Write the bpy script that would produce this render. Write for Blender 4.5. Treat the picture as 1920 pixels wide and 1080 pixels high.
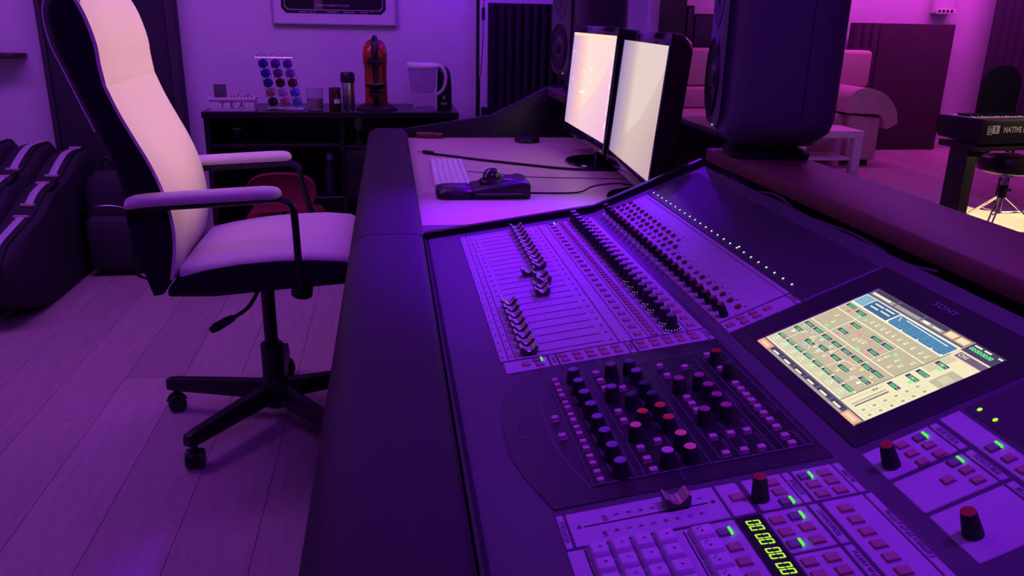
import bpy, bmesh, math, random
from mathutils import Matrix, Vector
random.seed(7)
PI = math.pi
for o in list(bpy.data.objects): bpy.data.objects.remove(o, do_unlink=True)
scene = bpy.context.scene
COL = scene.collection
V = Vector

# ------------------------------------------------------------------ camera
CAM_Z = 1.18
PITCH, YAW, ROLL = 0.3221, 0.1513, 0.0196
def cam_axes():
    cy, sy, cp, sp = math.cos(YAW), math.sin(YAW), math.cos(PITCH), math.sin(PITCH)
    f = V((sy*cp, cy*cp, -sp)); r = V((cy, -sy, 0)); u = r.cross(f)
    c, s = math.cos(ROLL), math.sin(ROLL)
    return c*r + s*u, -s*r + c*u, f
_r, _u, _f = cam_axes()
cam_d = bpy.data.cameras.new('camera'); cam_d.sensor_width = 36.0; cam_d.lens = 36.0*1518.9/1920.0
cam_d.clip_start = 0.02; cam_d.clip_end = 60
cam = bpy.data.objects.new('camera', cam_d); COL.objects.link(cam)
cam.matrix_world = Matrix(((_r.x, _u.x, -_f.x, 0), (_r.y, _u.y, -_f.y, 0), (_r.z, _u.z, -_f.z, CAM_Z), (0, 0, 0, 1)))
scene.camera = cam

# ------------------------------------------------------------------ world, lights, exposure
world = bpy.data.worlds.new('world'); scene.world = world; world.use_nodes = True
bg = world.node_tree.nodes['Background']; bg.inputs[0].default_value = (0.12, 0.02, 0.2, 1); bg.inputs[1].default_value = 0.02
vs = scene.view_settings
vs.view_transform = 'Standard'; vs.look = 'None'; vs.exposure = 0.0; vs.gamma = 1.0; vs.use_curve_mapping = False
def light(name, kind, loc, target, col, power, size=0.3, angle=40, blend=0.5, size_y=None):
    d = bpy.data.lights.new(name, kind); d.color = col; d.energy = power
    if kind == 'AREA':
        d.size = size
        if size_y: d.shape = 'RECTANGLE'; d.size_y = size_y
    else:
        d.shadow_soft_size = size
    if kind == 'SPOT': d.spot_size = math.radians(angle); d.spot_blend = blend
    o = bpy.data.objects.new(name, d); COL.objects.link(o); o.location = loc
    o.rotation_euler = (V(target) - V(loc)).to_track_quat('-Z', 'Y').to_euler()
    return o
light('violet_spot', 'SPOT', (0.95, 2.85, 2.35), (0.28, 1.76, 0.73), (0.16, 0.0, 1.0), 680, 0.03, 30, 1.0)
light('violet_console_spot', 'SPOT', (0.80, 0.40, 2.5), (0.36, 0.80, 0.75), (0.26, 0.012, 1.0), 120, 0.12, 34, 1.0)
light('violet_front_fill', 'AREA', (0.30, 0.30, 2.5), (0.10, 1.0, 0.7), (0.26, 0.015, 1.0), 19, 1.2, size_y=0.3)  # added violet wash without a fixture, brightens the sides facing the camera
light('violet_ceiling_strip', 'AREA', (-1.2, 2.8, 2.5), (-1.35, 3.2, 0), (0.44, 0.085, 0.92), 39, 2.4, size_y=0.5)
light('blue_lamp', 'POINT', (0.47, 3.98, 1.68), (0, 0, 0), (0.20, 0.0, 1.0), 11.0, 0.06)
light('magenta_ceiling_strip', 'AREA', (5.0, 6.8, 2.5), (5.0, 7.65, 1.5), (0.80, 0.045, 0.80), 52, 3.0, size_y=0.25)
light('violet_room_lamp', 'POINT', (3.2, 4.6, 2.3), (0, 0, 0), (0.34, 0.08, 0.85), 30, 0.15)
light('warm_spot', 'SPOT', (4.7, 5.3, 2.5), (3.95, 4.45, 0.0), (1.0, 0.70, 0.36), 1100, 0.05, 28, 0.7)
light('warm_front_spot', 'SPOT', (5.4, 2.4, 2.2), (3.75, 4.2, 0.5), (1.0, 0.75, 0.42), 150, 0.05, 24, 0.7)
light('warm_chair_fill', 'SPOT', (2.5, 2.95, 2.05), (-0.58, 2.3, 1.06), (1.0, 0.56, 0.36), 370, 0.12, 17, 0.8)  # added spot, stands in for the monitors' glow on the chair front

# ------------------------------------------------------------------ helpers
def mat(name, col=(0.5, 0.5, 0.5), rough=0.5, metal=0.0, spec=0.5, bump=0.0, bscale=300.0, var=0.0, vscale=20.0,
        stretch=(1, 1, 1), emis=None, estr=1.0, trans=0.0, ior=1.45, coat=0.0):
    m = bpy.data.materials.new(name); m.use_nodes = True
    nt = m.node_tree; b = nt.nodes['Principled BSDF']
    b.inputs['Base Color'].default_value = (*col, 1); b.inputs['Roughness'].default_value = rough
    b.inputs['Metallic'].default_value = metal; b.inputs['Specular IOR Level'].default_value = spec
    b.inputs['Transmission Weight'].default_value = trans; b.inputs['IOR'].default_value = ior
    b.inputs['Coat Weight'].default_value = coat
    if emis:
        b.inputs['Emission Color'].default_value = (*emis, 1); b.inputs['Emission Strength'].default_value = estr
    if bump or var:
        tc = nt.nodes.new('ShaderNodeTexCoord'); mp = nt.nodes.new('ShaderNodeMapping')
        mp.inputs['Scale'].default_value = stretch
        nt.links.new(tc.outputs['Object'], mp.inputs['Vector'])
    if var:
        n = nt.nodes.new('ShaderNodeTexNoise'); n.inputs['Scale'].default_value = vscale; n.inputs['Detail'].default_value = 5
        nt.links.new(mp.outputs['Vector'], n.inputs['Vector'])
        r = nt.nodes.new('ShaderNodeMix'); r.data_type = 'RGBA'
        r.inputs[6].default_value = (*[max(0, c*(1-var)) for c in col], 1)
        r.inputs[7].default_value = (*[min(1, c*(1+var)) for c in col], 1)
        nt.links.new(n.outputs['Fac'], r.inputs[0]); nt.links.new(r.outputs[2], b.inputs['Base Color'])
    if bump:
        n2 = nt.nodes.new('ShaderNodeTexNoise'); n2.inputs['Scale'].default_value = bscale; n2.inputs['Detail'].default_value = 3
        nt.links.new(mp.outputs['Vector'], n2.inputs['Vector'])
        bp = nt.nodes.new('ShaderNodeBump'); bp.inputs['Strength'].default_value = bump; bp.inputs['Distance'].default_value = 0.002
        nt.links.new(n2.outputs['Fac'], bp.inputs['Height']); nt.links.new(bp.outputs['Normal'], b.inputs['Normal'])
    return m
def emat(name, col, s=1.0):
    return mat(name, (0.02, 0.02, 0.02), 0.4, emis=col, estr=s)

class G:
    """collects vertices and faces for one mesh"""
    def __init__(s): s.v = []; s.f = []; s.m = []
    def add(s, vs, fs, mi=0, M=None):
        b = len(s.v)
        s.v += [tuple(M @ V(p)) if M else tuple(p) for p in vs]
        s.f += [[b+i for i in f] for f in fs]; s.m += [mi]*len(fs); return s
    def box(s, x0, x1, y0, y1, z0, z1, mi=0, M=None):
        vs = [(x0,y0,z0),(x1,y0,z0),(x1,y1,z0),(x0,y1,z0),(x0,y0,z1),(x1,y0,z1),(x1,y1,z1),(x0,y1,z1)]
        return s.add(vs, [(3,2,1,0),(4,5,6,7),(0,1,5,4),(1,2,6,5),(2,3,7,6),(3,0,4,7)], mi, M)
    def cyl(s, c, r0, r1, h, n=16, mi=0, M=None, mtop=None, sx=1.0, sy=1.0):
        vs = [(c[0]+sx*r0*math.cos(2*PI*i/n), c[1]+sy*r0*math.sin(2*PI*i/n), c[2]) for i in range(n)]
        vs += [(c[0]+sx*r1*math.cos(2*PI*i/n), c[1]+sy*r1*math.sin(2*PI*i/n), c[2]+h) for i in range(n)]
        s.add(vs, [(i, (i+1) % n, n+(i+1) % n, n+i) for i in range(n)] + [tuple(range(n-1, -1, -1))], mi, M)
        b = len(s.v)-2*n
        s.f.append([b+n+i for i in range(n)]); s.m.append(mi if mtop is None else mtop); return s
    def lathe(s, prof, n=24, mi=0, M=None, c=(0, 0, 0), sx=1.0, sy=1.0):
        vs = []; fs = []; k = len(prof)
        for (r, z) in prof:
            for i in range(n): vs.append((c[0]+sx*r*math.cos(2*PI*i/n), c[1]+sy*r*math.sin(2*PI*i/n), c[2]+z))
        for j in range(k-1):
            for i in range(n): fs.append((j*n+i, j*n+(i+1) % n, (j+1)*n+(i+1) % n, (j+1)*n+i))
        fs.append(tuple(range(n-1, -1, -1))); fs.append(tuple((k-1)*n+i for i in range(n)))
        return s.add(vs, fs, mi, M)
    def tube(s, path, r, n=8, mi=0, M=None, flat=1.0):
        P = [V(p) for p in path]; rs = r if isinstance(r, (list, tuple)) else [r]*len(P)
        vs = []; fs = []; up = V((0, 0, 1)); prev = None
        for i, p in enumerate(P):
            t = (P[min(i+1, len(P)-1)] - P[max(i-1, 0)]).normalized()
            if prev is None:
                a = t.cross(up)
                if a.length < 1e-4: a = t.cross(V((1, 0, 0)))
            else:
                a = prev - t*prev.dot(t)
            a.normalize(); prev = a; b = t.cross(a)
            for k in range(n):
                q = 2*PI*k/n; vs.append(p + (a*math.cos(q) + b*math.sin(q)*flat)*rs[i])
        for i in range(len(P)-1):
            for k in range(n): fs.append((i*n+k, i*n+(k+1) % n, (i+1)*n+(k+1) % n, (i+1)*n+k))
        fs.append(tuple(range(n-1, -1, -1))); fs.append(tuple((len(P)-1)*n+k for k in range(n)))
        return s.add(vs, fs, mi, M)
    def prism(s, poly, a, b, axis='y', mi=0, M=None):
        n = len(poly)
        f = {'y': lambda p, t: (p[0], t, p[1]), 'x': lambda p, t: (t, p[0], p[1]), 'z': lambda p, t: (p[0], p[1], t)}[axis]
        vs = [f(p, a) for p in poly] + [f(p, b) for p in poly]
        return s.add(vs, [tuple(range(n-1, -1, -1)), tuple(range(n, 2*n))] + [(i, (i+1) % n, n+(i+1) % n, n+i) for i in range(n)], mi, M)
    def loft(s, rings, mi=0, M=None, closed=True, caps=True):
        n = len(rings[0]); vs = [p for r in rings for p in r]; fs = []
        m = n if closed else n-1
        for j in range(len(rings)-1):
            for i in range(m): fs.append((j*n+i, j*n+(i+1) % n, (j+1)*n+(i+1) % n, (j+1)*n+i))
        if caps: fs.append(tuple(range(n-1, -1, -1))); fs.append(tuple((len(rings)-1)*n+i for i in range(n)))
        return s.add(vs, fs, mi, M)
    def sph(s, c, r, n=16, k=10, mi=0, M=None, sx=1, sy=1, sz=1):
        prof = [(max(1e-5, r*math.sin(PI*j/k)), -r*math.cos(PI*j/k)*sz) for j in range(k+1)]
        return s.lathe(prof, n, mi, M, c, sx, sy)

def mesh(name, g, mats, bev=0.0, seg=2, smooth=True, ang=35):
    me = bpy.data.meshes.new(name); me.from_pydata(g.v, [], g.f)
    for m in (mats if isinstance(mats, (list, tuple)) else [mats]): me.materials.append(m)
    me.polygons.foreach_set('material_index', g.m)
    bm = bmesh.new(); bm.from_mesh(me)
    bmesh.ops.recalc_face_normals(bm, faces=bm.faces)
    if bev:
        es = [e for e in bm.edges if len(e.link_faces) == 2 and e.calc_face_angle(0) > math.radians(30)]
        bmesh.ops.bevel(bm, geom=es, offset=bev, segments=seg, profile=0.5, affect='EDGES', clamp_overlap=True)
    bm.to_mesh(me); bm.free()
    if smooth:
        me.shade_smooth(); me.set_sharp_from_angle(angle=math.radians(ang))
    return me
WM = {}
def wm(o): return WM.get(o.name, Matrix.Identity(4))
def inst(name, me, parent=None, W=None):
    o = bpy.data.objects.new(name, me); COL.objects.link(o)
    W = W if W is not None else Matrix.Identity(4)
    if parent: o.parent = parent; o.matrix_basis = wm(parent).inverted() @ W
    else: o.matrix_basis = W
    WM[o.name] = W.copy(); return o
def part(name, g, mats, parent=None, W=None, **k):
    return inst(name, mesh(name, g, mats, **k), parent, W)
def tag(o, label, cat, group=None):
    o['label'] = label; o['category'] = cat
    if group: o['group'] = group
    return o
def thing(name, label, cat, loc=(0, 0, 0), rz=0.0, group=None):
    o = bpy.data.objects.new(name, None); COL.objects.link(o); o.empty_display_size = 0.05
    W = Matrix.Translation(loc) @ Matrix.Rotation(rz, 4, 'Z'); o.matrix_basis = W; WM[o.name] = W.copy()
    return tag(o, label, cat, group)
def struct(o): o['kind'] = 'structure'; return o
def T(x, y, z): return Matrix.Translation((x, y, z))
def RZ(a): return Matrix.Rotation(a, 4, 'Z')
def RX(a): return Matrix.Rotation(a, 4, 'X')
def RY(a): return Matrix.Rotation(a, 4, 'Y')
def frame(o, x, y, z):
    return Matrix(((x[0], y[0], z[0], o[0]), (x[1], y[1], z[1], o[1]), (x[2], y[2], z[2], o[2]), (0, 0, 0, 1)))
def text_mesh(s, size=0.01, depth=0.0002, bold=0.0, spacing=1.0, wide=1.0):
    cu = bpy.data.curves.new('text', 'FONT'); cu.body = s; cu.size = size; cu.extrude = depth; cu.offset = bold
    cu.align_x = 'CENTER'; cu.align_y = 'CENTER'; cu.space_character = spacing; cu.resolution_u = 3
    ob = bpy.data.objects.new('text', cu); COL.objects.link(ob)
    bpy.context.view_layer.update()
    me = bpy.data.meshes.new_from_object(ob.evaluated_get(bpy.context.evaluated_depsgraph_get()))
    bpy.data.objects.remove(ob, do_unlink=True)
    if wide != 1.0:
        for v in me.vertices: v.co.x *= wide
    return me
def text(name, s, m, parent, W, **k):
    me = text_mesh(s, **k); me.name = name; me.materials.clear(); me.materials.append(m)
    return inst(name, me, parent, W)
def arc(cx, cy, r, a0, a1, n):
    return [(cx + r*math.cos(math.radians(a0+(a1-a0)*i/n)), cy + r*math.sin(math.radians(a0+(a1-a0)*i/n))) for i in range(n+1)]
def rrect(w, h, r, n=4, cx=0, cy=0):
    return (arc(cx+w/2-r, cy-h/2+r, r, -90, 0, n) + arc(cx+w/2-r, cy+h/2-r, r, 0, 90, n) +
            arc(cx-w/2+r, cy+h/2-r, r, 90, 180, n) + arc(cx-w/2+r, cy-h/2+r, r, 180, 270, n))
def smooth_path(pts, n=6):
    P = [V(p) for p in pts]; out = []
    for i in range(len(P)-1):
        p0, p1, p2, p3 = P[max(i-1, 0)], P[i], P[i+1], P[min(i+2, len(P)-1)]
        for k in range(n):
            t = k/n
            out.append(0.5*((2*p1)+(p2-p0)*t+(2*p0-5*p1+4*p2-p3)*t*t+(3*p1-p0-3*p2+p3)*t**3))
    out.append(P[-1]); return out

# ------------------------------------------------------------------ materials
M_wall = mat('wall_paint', (0.62, 0.60, 0.62), 0.85, bump=0.25, bscale=180, var=0.03, vscale=6)
M_ceil = mat('ceiling_paint', (0.5, 0.5, 0.5), 0.9)
M_planks = [mat('plank_%d' % i, c, 0.42, bump=0.12, bscale=60, var=0.22, vscale=9, stretch=(7, 0.6, 1))
            for i, c in enumerate([(0.42, 0.36, 0.31), (0.44, 0.375, 0.32), (0.385, 0.325, 0.28), (0.475, 0.41, 0.35)])]
M_sub = mat('subfloor', (0.05, 0.04, 0.04), 0.8)
M_black = mat('black_plastic', (0.012, 0.012, 0.014), 0.42)
M_blackm = mat('black_matte', (0.008, 0.008, 0.009), 0.75)
M_blackgloss = mat('black_gloss', (0.01, 0.01, 0.012), 0.12, coat=0.5)
M_chrome = mat('chrome', (0.8, 0.8, 0.8), 0.15, metal=1.0)
M_steel = mat('brushed_steel', (0.55, 0.55, 0.56), 0.3, metal=1.0)
M_leather = mat('armrest_leather', (0.030, 0.027, 0.028), 0.6, spec=0.22, bump=0.35, bscale=420, var=0.1, vscale=8)
M_desk = mat('beech_desktop', (0.60, 0.49, 0.38), 0.42, bump=0.06, bscale=90, var=0.14, vscale=30, stretch=(1.2, 9, 1))
M_ledgewood = mat('dark_red_wood', (0.16, 0.062, 0.052), 0.55, bump=0.1, bscale=80, var=0.25, vscale=24, stretch=(6, 0.7, 6))
M_cbody = mat('console_paint', (0.060, 0.058, 0.066), 0.5, bump=0.25, bscale=900)
M_cpanel = mat('console_silver_panel', (0.36, 0.35, 0.37), 0.42, metal=0.0, bump=0.06, bscale=500, var=0.04, vscale=60)
M_cdark = mat('console_dark_panel', (0.020, 0.019, 0.023), 0.4, bump=0.15, bscale=800)
M_cdark2 = mat('console_black_panel', (0.010, 0.010, 0.013), 0.38, bump=0.15, bscale=800)
M_glass = mat('meter_glass', (0.04, 0.038, 0.045), 0.34)
M_line = mat('panel_line', (0.055, 0.052, 0.062), 0.5)
M_print = mat('dark_print', (0.03, 0.03, 0.03), 0.6)
M_printl = mat('pale_print', (0.085, 0.08, 0.10), 0.6)
M_btn = mat('button_brown_grey', (0.31, 0.20, 0.155), 0.5)
M_btnl = mat('button_pale', (0.42, 0.32, 0.28), 0.5)
M_btnred = mat('button_red', (0.15, 0.016, 0.012), 0.45)
M_knob = mat('knob_black', (0.014, 0.013, 0.016), 0.5)
M_key = mat('keycap_grey', (0.42, 0.41, 0.43), 0.5)
M_capc = mat('fader_cap_silver', (0.50, 0.46, 0.47), 0.28, metal=0.9)
M_capd = mat('fader_cap_dark', (0.05, 0.045, 0.05), 0.4)
M_slot = mat('slot_black', (0.003, 0.003, 0.003), 0.9)
E_green = emat('led_green', (0.06, 1.0, 0.03), 1.3)
E_lime = emat('display_lime', (0.55, 1.0, 0.02), 1.1)
E_white = emat('led_white', (0.72, 1.0, 0.62), 1.2)
CAPS = {k: mat('knob_cap_'+k, c, 0.5) for k, c in dict(
    blue=(0.16, 0.15, 0.22), grey=(0.13, 0.11, 0.13), teal=(0.015, 0.05, 0.045), orange=(0.50, 0.10, 0.02),
    peach=(0.70, 0.34, 0.17), lilac=(0.46, 0.26, 0.34), red=(0.26, 0.02, 0.01), black=(0.02, 0.02, 0.02),
    magenta=(0.30, 0.045, 0.14), violet=(0.08, 0.06, 0.14)).items()}
M_white = mat('white_upholstery', (0.78, 0.70, 0.66), 0.75, bump=0.3, bscale=700, var=0.03, vscale=12)
M_fabric = mat('black_fabric', (0.010, 0.010, 0.012), 0.9, bump=0.4, bscale=800)
M_whitep = mat('white_paint', (0.70, 0.68, 0.66), 0.5)

# ================================================================== ROOM
floor = struct(part('floor', G().box(-3.0, 6.7, -2.4, 7.75, -0.08, -0.008), M_sub, smooth=False))
PW, PL = 0.19, 1.28
rest = G(); plank_me = {}
def plank_mesh(w, l, mi):
    k = (round(w, 3), round(l, 3), mi)
    if k not in plank_me:
        plank_me[k] = mesh('plank', G().box(0.0006, w-0.0006, 0.0006, l-0.0006, -0.008, 0.0), M_planks[mi], bev=0.0007, seg=1, smooth=False)
    return plank_me[k]
ci = 0; x = -3.0
while x < 6.69:
    w = min(PW, 6.7-x); y = -2.4 - random.uniform(0, 1.0)
    while y < 7.74:
        y0 = max(y, -2.4); y1 = min(y+PL, 7.75); mi = random.choice([0, 0, 1, 1, 2, 3])
        seen = (x < 0.05 and x > -2.0 and y1 > 1.3 and y0 < 4.3) or (x > 1.7 and y1 > 3.6 and x < 6.2)
        if y1-y0 > 0.01:
            if seen: inst('plank', plank_mesh(w, y1-y0, mi), floor, T(x, y0, 0))
            else: rest.box(x+0.0006, x+w-0.0006, y0+0.0006, y1-0.0006, -0.008, 0.0, mi)
        y += PL
    x += PW
r_ = part('plank_remainder', rest, M_planks, floor, smooth=False); r_['kind'] = 'stuff'
CEIL = 2.6
struct(part('wall_back', G().box(-3.0, 1.40, 4.30, 4.42, 0, CEIL), M_wall, smooth=False))
struct(part('wall_passage', G().box(1.30, 1.40, 4.42, 7.65, 0, CEIL), M_wall, smooth=False))
struct(part('wall_far', G().box(1.30, 6.7, 7.65, 7.75, 0, CEIL), M_wall, smooth=False))
struct(part('wall_right', G().box(6.6, 6.7, -2.4, 7.65, 0, CEIL), M_wall, smooth=False))
struct(part('wall_left', G().box(-3.1, -3.0, -2.4, 4.42, 0, CEIL), M_wall, smooth=False))
struct(part('wall_front', G().box(-3.1, 6.7, -2.5, -2.4, 0, CEIL), M_wall, smooth=False))
struct(part('ceiling', G().box(-3.1, 6.7, -2.5, 7.75, CEIL, CEIL+0.1), M_ceil, smooth=False))
struct(part('trim_1', G().box(1.345, 1.40, 4.285, 4.30, 0, 2.5), mat('trim_paint', (0.75, 0.62, 0.58), 0.5), bev=0.003))
struct(part('baseboard_back', G().box(-3.0, 1.345, 4.288, 4.30, 0, 0.07), M_whitep, bev=0.003))
struct(part('baseboard_far', G().box(1.40, 6.6, 7.636, 7.65, 0, 0.07), M_whitep, bev=0.003))

# ================================================================== CONSOLE FRAMES (positions measured in metres)
A0 = V((0.174, 1.044, 0.726)); AL = 0.1396; SB = 0.2735; BE = math.radians(22.5)
AD = V((math.cos(AL), 0, math.sin(AL))); AN = V((-math.sin(AL), 0, math.cos(AL)))
B0 = A0 + AD*SB
BD = V((math.cos(BE), 0, math.sin(BE))); BN = V((-math.sin(BE), 0, math.cos(BE)))
FA = frame(A0, AD, (0, 1, 0), AN); FB = frame(B0, BD, (0, 1, 0), BN)
PITCHY = 0.02835
YF, YN = 0.705, -0.78        # far and near ends of the console, in console y

con = thing('mixing_console', 'large black and silver digital mixing console with faders, knobs and a lit screen', 'mixing console', (0.4, 1.0, 0))
def WA(s, y, h=0.0): return FA @ T(s, y, h)
def WB(t, y, h=0.0): return FB @ T(t, y, h)
# body
pA = [A0 + AD*-0.104, A0 + AD*SB, B0 + BD*0.276]
prof = [(pA[0].x, 0.66), (pA[0].x, pA[0].z-0.006), (pA[0].x+0.006, pA[0].z), (pA[1].x, pA[1].z), (pA[2].x, pA[2].z), (pA[2].x+0.002, 0.66)]
part('console_body', G().prism(prof, A0.y+YN, A0.y+YF), M_cbody, con, smooth=False)
ped = G()
for yy in (0.45, 1.55): ped.box(0.20, 0.62, yy-0.07, yy+0.07, 0.0, 0.66)
part('pedestal', ped, M_blackm, con, bev=0.006)
# rails at the two ends (black lips) following the profile
for ye in (YF, YN-0.016):
    off = 0.014
    q = [A0+AD*-0.108+AN*off, A0+AD*(SB-0.002)+AN*off, B0+BD*0.286+BN*off]
    poly = [(q[0].x-0.004, 0.66), (q[0].x-0.004, q[0].z-0.01), (q[0].x+0.008, q[0].z), (q[1].x-0.02, q[1].z-0.0015), (q[1].x+0.012, q[1].z+0.003), (q[2].x-0.008, q[2].z-0.001), (q[2].x+0.006, q[2].z-0.016), (q[2].x+0.006, 0.66)]
    part('end_rail', G().prism(poly, A0.y+ye, A0.y+ye+0.016), mat('rail_black', (0.01, 0.01, 0.012), 0.3), con, bev=0.003)
# front lip
part('front_lip', G().box(-0.1075, -0.1035, YN, YF, -0.03, 0.002), M_black, con, FA)

# panels -------------------------------------------------------------
def plate(fr, s0, s1, y0, y1, m=None, h=0.0012, h0=-0.001, name='panel', bev=0.0008):
    return part(name, G().box(s0, s1, y0, y1, h0, h), m or M_cpanel, con, fr, bev=bev, seg=1, smooth=False)
for s0, s1 in [(-.031, -.0198), (-.0188, -.010), (-.009, .1403), (.1417, .1592), (.1605, .1832), (.1842, .1966), (.1976, .2048), (.2060, .2403), (.2415, .2645)]:
    plate(FA, s0, s1, -0.0115, 0.664)
YB0, YB1 = -0.0525, -0.0165
for s0, s1 in [(-.028, .0332), (.0362, .0448), (.0478, .1450), (.1465, .1545), (.158, .2573), (.2588, .2662)]:
    plate(FA, s0, s1, YB0, YB1)
for y0, y1, spans in [(-.4365, -.3855, [(-.027, -.0202), (-.0178, .1300), (.1328, .1545), (.1600, .2005), (.2022, .2095), (.2128, .2545), (.2562, .2632)])]:
    for s0, s1 in spans: plate(FA, s0, s1, y0, y1)
plate(FA, -.0275, .1300, -.70, -.4405)
plate(FA, .1575, .1998, -.4995, -.4405); plate(FA, .2030, .2112, -.4995, -.4405)
plate(FA, .1575, .1998, -.70, -.5025); plate(FA, .2030, .2112, -.70, -.5025)
plate(FA, .2155, .2565, -.70, -.4405); plate(FA, .2585, .2660, -.70, -.4405)
plate(FA, .1318, .1562, -.70, -.4395, M_cdark2, name='display_window')
# upper deck
plate(FB, .0145, .1185, -0.0115, 0.664); plate(FB, .1195, .1262, -0.0115, 0.664)
plate(FB, .0145, .1165, -0.0505, -0.0165); plate(FB, .1180, .1245, -0.0505, -0.0165)
plate(FB, .1275, .2480, -0.0500, 0.680, M_glass, name='meter_window')
for y0, y1 in [(-.4325, -.3850), (-.4875, -.4380), (-.558, -.4925)]:
    plate(FB, .0150, .0870, y0, y1); plate(FB, .0890, .0968, y0, y1)
plate(FB, .1020, .1245, -.60, -.382)
plate(FB, .1300, .2480, -.70, -.381, M_glass, name='meter_window')
# printed channel lines + fader scales + illegible legends: one printed layer
pr = G(); prl = G()
def ln(g, fr, s0, s1, y0, y1, h=0.0014, mi=0):
    g.add([(s0, y0, h), (s1, y0, h), (s1, y1, h), (s0, y1, h)], [(0, 1, 2, 3)], mi, fr)
for i in range(24):
    yb = (i+0.5)*PITCHY
    if i < 23:
        for s0, s1 in [(.1423, .1586), (.161, .1828), (.2065, .2398), (.242, .264)]: ln(pr, FA, s0, s1, yb-.0002, yb+.0002)
        ln(pr, FB, .0150, .126, yb-.0002, yb+.0002)
    yc = i*PITCHY
    for k in range(12):
        s = .010+k*.0098
        ln(pr, FA, s, s+.0004, yc+.0065, yc+.0095); ln(pr, FA, s, s+.0004, yc-.0095, yc-.0065)
    for s in (-.026, -.0145): ln(pr, FA, s-.0012, s+.0008, yc-.003, yc+.003)
def scribble(g, fr, s, y, n, size, h=0.0014):
    """n small illegible characters running along -y, readable from the operator's seat"""
    for k in range(n):
        yy = y - k*size*0.95; w = size*0.62; t = size*0.16
        segs = random.sample(range(6), 4)
        if 0 in segs: ln(g, fr, s-size/2, s+size/2, yy-t/2, yy+t/2, h)
        if 1 in segs: ln(g, fr, s-size/2, s+size/2, yy-w-t/2, yy-w+t/2, h)
        if 2 in segs: ln(g, fr, s+size/2-t, s+size/2, yy-w, yy, h)
        if 3 in segs: ln(g, fr, s-size/2, s-size/2+t, yy-w, yy, h)
        if 4 in segs: ln(g, fr, s-t/2, s+t/2, yy-w, yy, h)
        if 5 in segs: ln(g, fr, s-size/4, s+size/2, yy-w/2-t/2, yy-w/2+t/2, h)
for s, y, n, z in [(-.0236, -.397, 8, .0042), (.2058, -.40, 6, .0045), (.2597, -.40, 6, .004), (.2071, -.452, 9, .0045), (.2071, -.512, 8, .0045),
                   (.2622, -.47, 15, .0048), (.0405, -.024, 5, .0045), (.1505, -.024, 5, .0045), (.2625, -.024, 5, .0045)]:
    scribble(pr, FA, s, y, n, z)
for t, y, n, z in [(.0929, -.395, 7, .0045), (.0934, -.447, 8, .0045), (.0929, -.502, 8, .0045), (.1212, -.024, 5, .004)]:
    scribble(pr, FB, t, y, n, z)
for k in range(9):
    scribble(pr, FA, .018+k*.0118, -.3995, 1 if k else 2, .0045); scribble(pr, FA, .012+k*.0118, -.4225, 1 if k else 2, .0045)
for i in range(24):
    scribble(pr, FA, .2085, i*PITCHY+.004, 2, .003); scribble(pr, FB, .020, i*PITCHY+.008, 3, .003); scribble(pr, FB, .0625 if i < 12 else .093, i*PITCHY+.005, 3, .003)

# centre section ------------------------------------------------------
out = [(.017, -.052), (-.018, -.082), (-.041, -.117), (-.050, -.155), (-.053, -.195), (-.0535, -.235), (-.052, -.272), (-.047, -.300), (-.039, -.330), (-.026, -.374), (.2645, -.374), (.2665, -.058)]
part('centre_panel', G().prism(out, -0.001, 0.0008, 'z'), M_cdark, con, FA, smooth=False)
part('equaliser_panel', G().box(.0195, .2575, -.3465, -.0905, -0.001, 0.0018), M_cdark2, con, FA, bev=0.001, seg=1, smooth=False)
LH = 0.0022
for s0, s1, y0, y1 in [(.0185, .2575, -.3485, -.3468), (.0185, .2575, -.0905, -.0890)]: ln(prl, FA, s0, s1, y0, y1, LH)
for s in (.0195, .0430, .0655, .0745, .1175, .1450, .1565, .2150, .2255, .2570): ln(prl, FA, s, s+.0011, -.347, -.090, LH)
ln(prl, FA, .1570, .2150, -.2930, -.2920, LH); ln(prl, FA, .2265, .257, -.1885, -.1875, LH); ln(prl, FA, .2265, .257, -.3165, -.3155, LH)
ln(prl, FA, .1785, .1793, -.347, -.2925, LH)
cv = [(-.001, -.150), (-.002, -.206), (-.003, -.235), (-.002, -.262), (.0015, -.284), (.006, -.305), (.010, -.327), (.0165, -.348)]
for (a, b), (c, d) in zip(cv, cv[1:]):
    prl.add([(a, b, .0011), (a+.0016, b, .0011), (c+.0016, d, .0011), (c, d, .0011)], [(0, 1, 2, 3)], 0, FA)
for k in range(8): scribble(prl, FA, .0365, -.106-k*.0322, 2, .0040, LH); scribble(prl, FA, .0625, -.150-k*.024, 3, .0035, LH)
for s, y, n, z in [(.0615, -.222, 8, .005), (.141, -.236, 7, .006), (.2175, -.207, 7, .006), (.2490, -.318, 7, .005), (.173, -.306, 6, .004), (.193, -.306, 6, .004), (.211, -.304, 6, .004),
                   (.1105, -.345, 6, .004), (.209, -.275, 5, .004), (.183, -.275, 6, .004), (.205, -.120, 7, .004), (.173, -.117, 4, .004)]:
    scribble(prl, FA, s, y, n, z, LH)
for k in range(9): scribble(prl, FA, .2425, -.195-k*.0158, 1, .004, LH)
scribble(prl, FA, -.0225, -.187, 16, .0040, .0011)
o_ = part('printed_legends', pr, M_print, con, smooth=False); o_['kind'] = 'stuff'
o_ = part('printed_legends_pale', prl, M_printl, con, smooth=False); o_['kind'] = 'stuff'
TXT = Matrix(((0, 1, 0, 0), (-1, 0, 0, 0), (0, 0, 1, 0), (0, 0, 0, 1)))
text('lettering', 'OXF-R3', M_printl, con, FA @ T(-.0325, -.217, .0012) @ TXT, size=.0115, wide=1.0, spacing=1.15, depth=.0001, bold=.0002)
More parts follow.
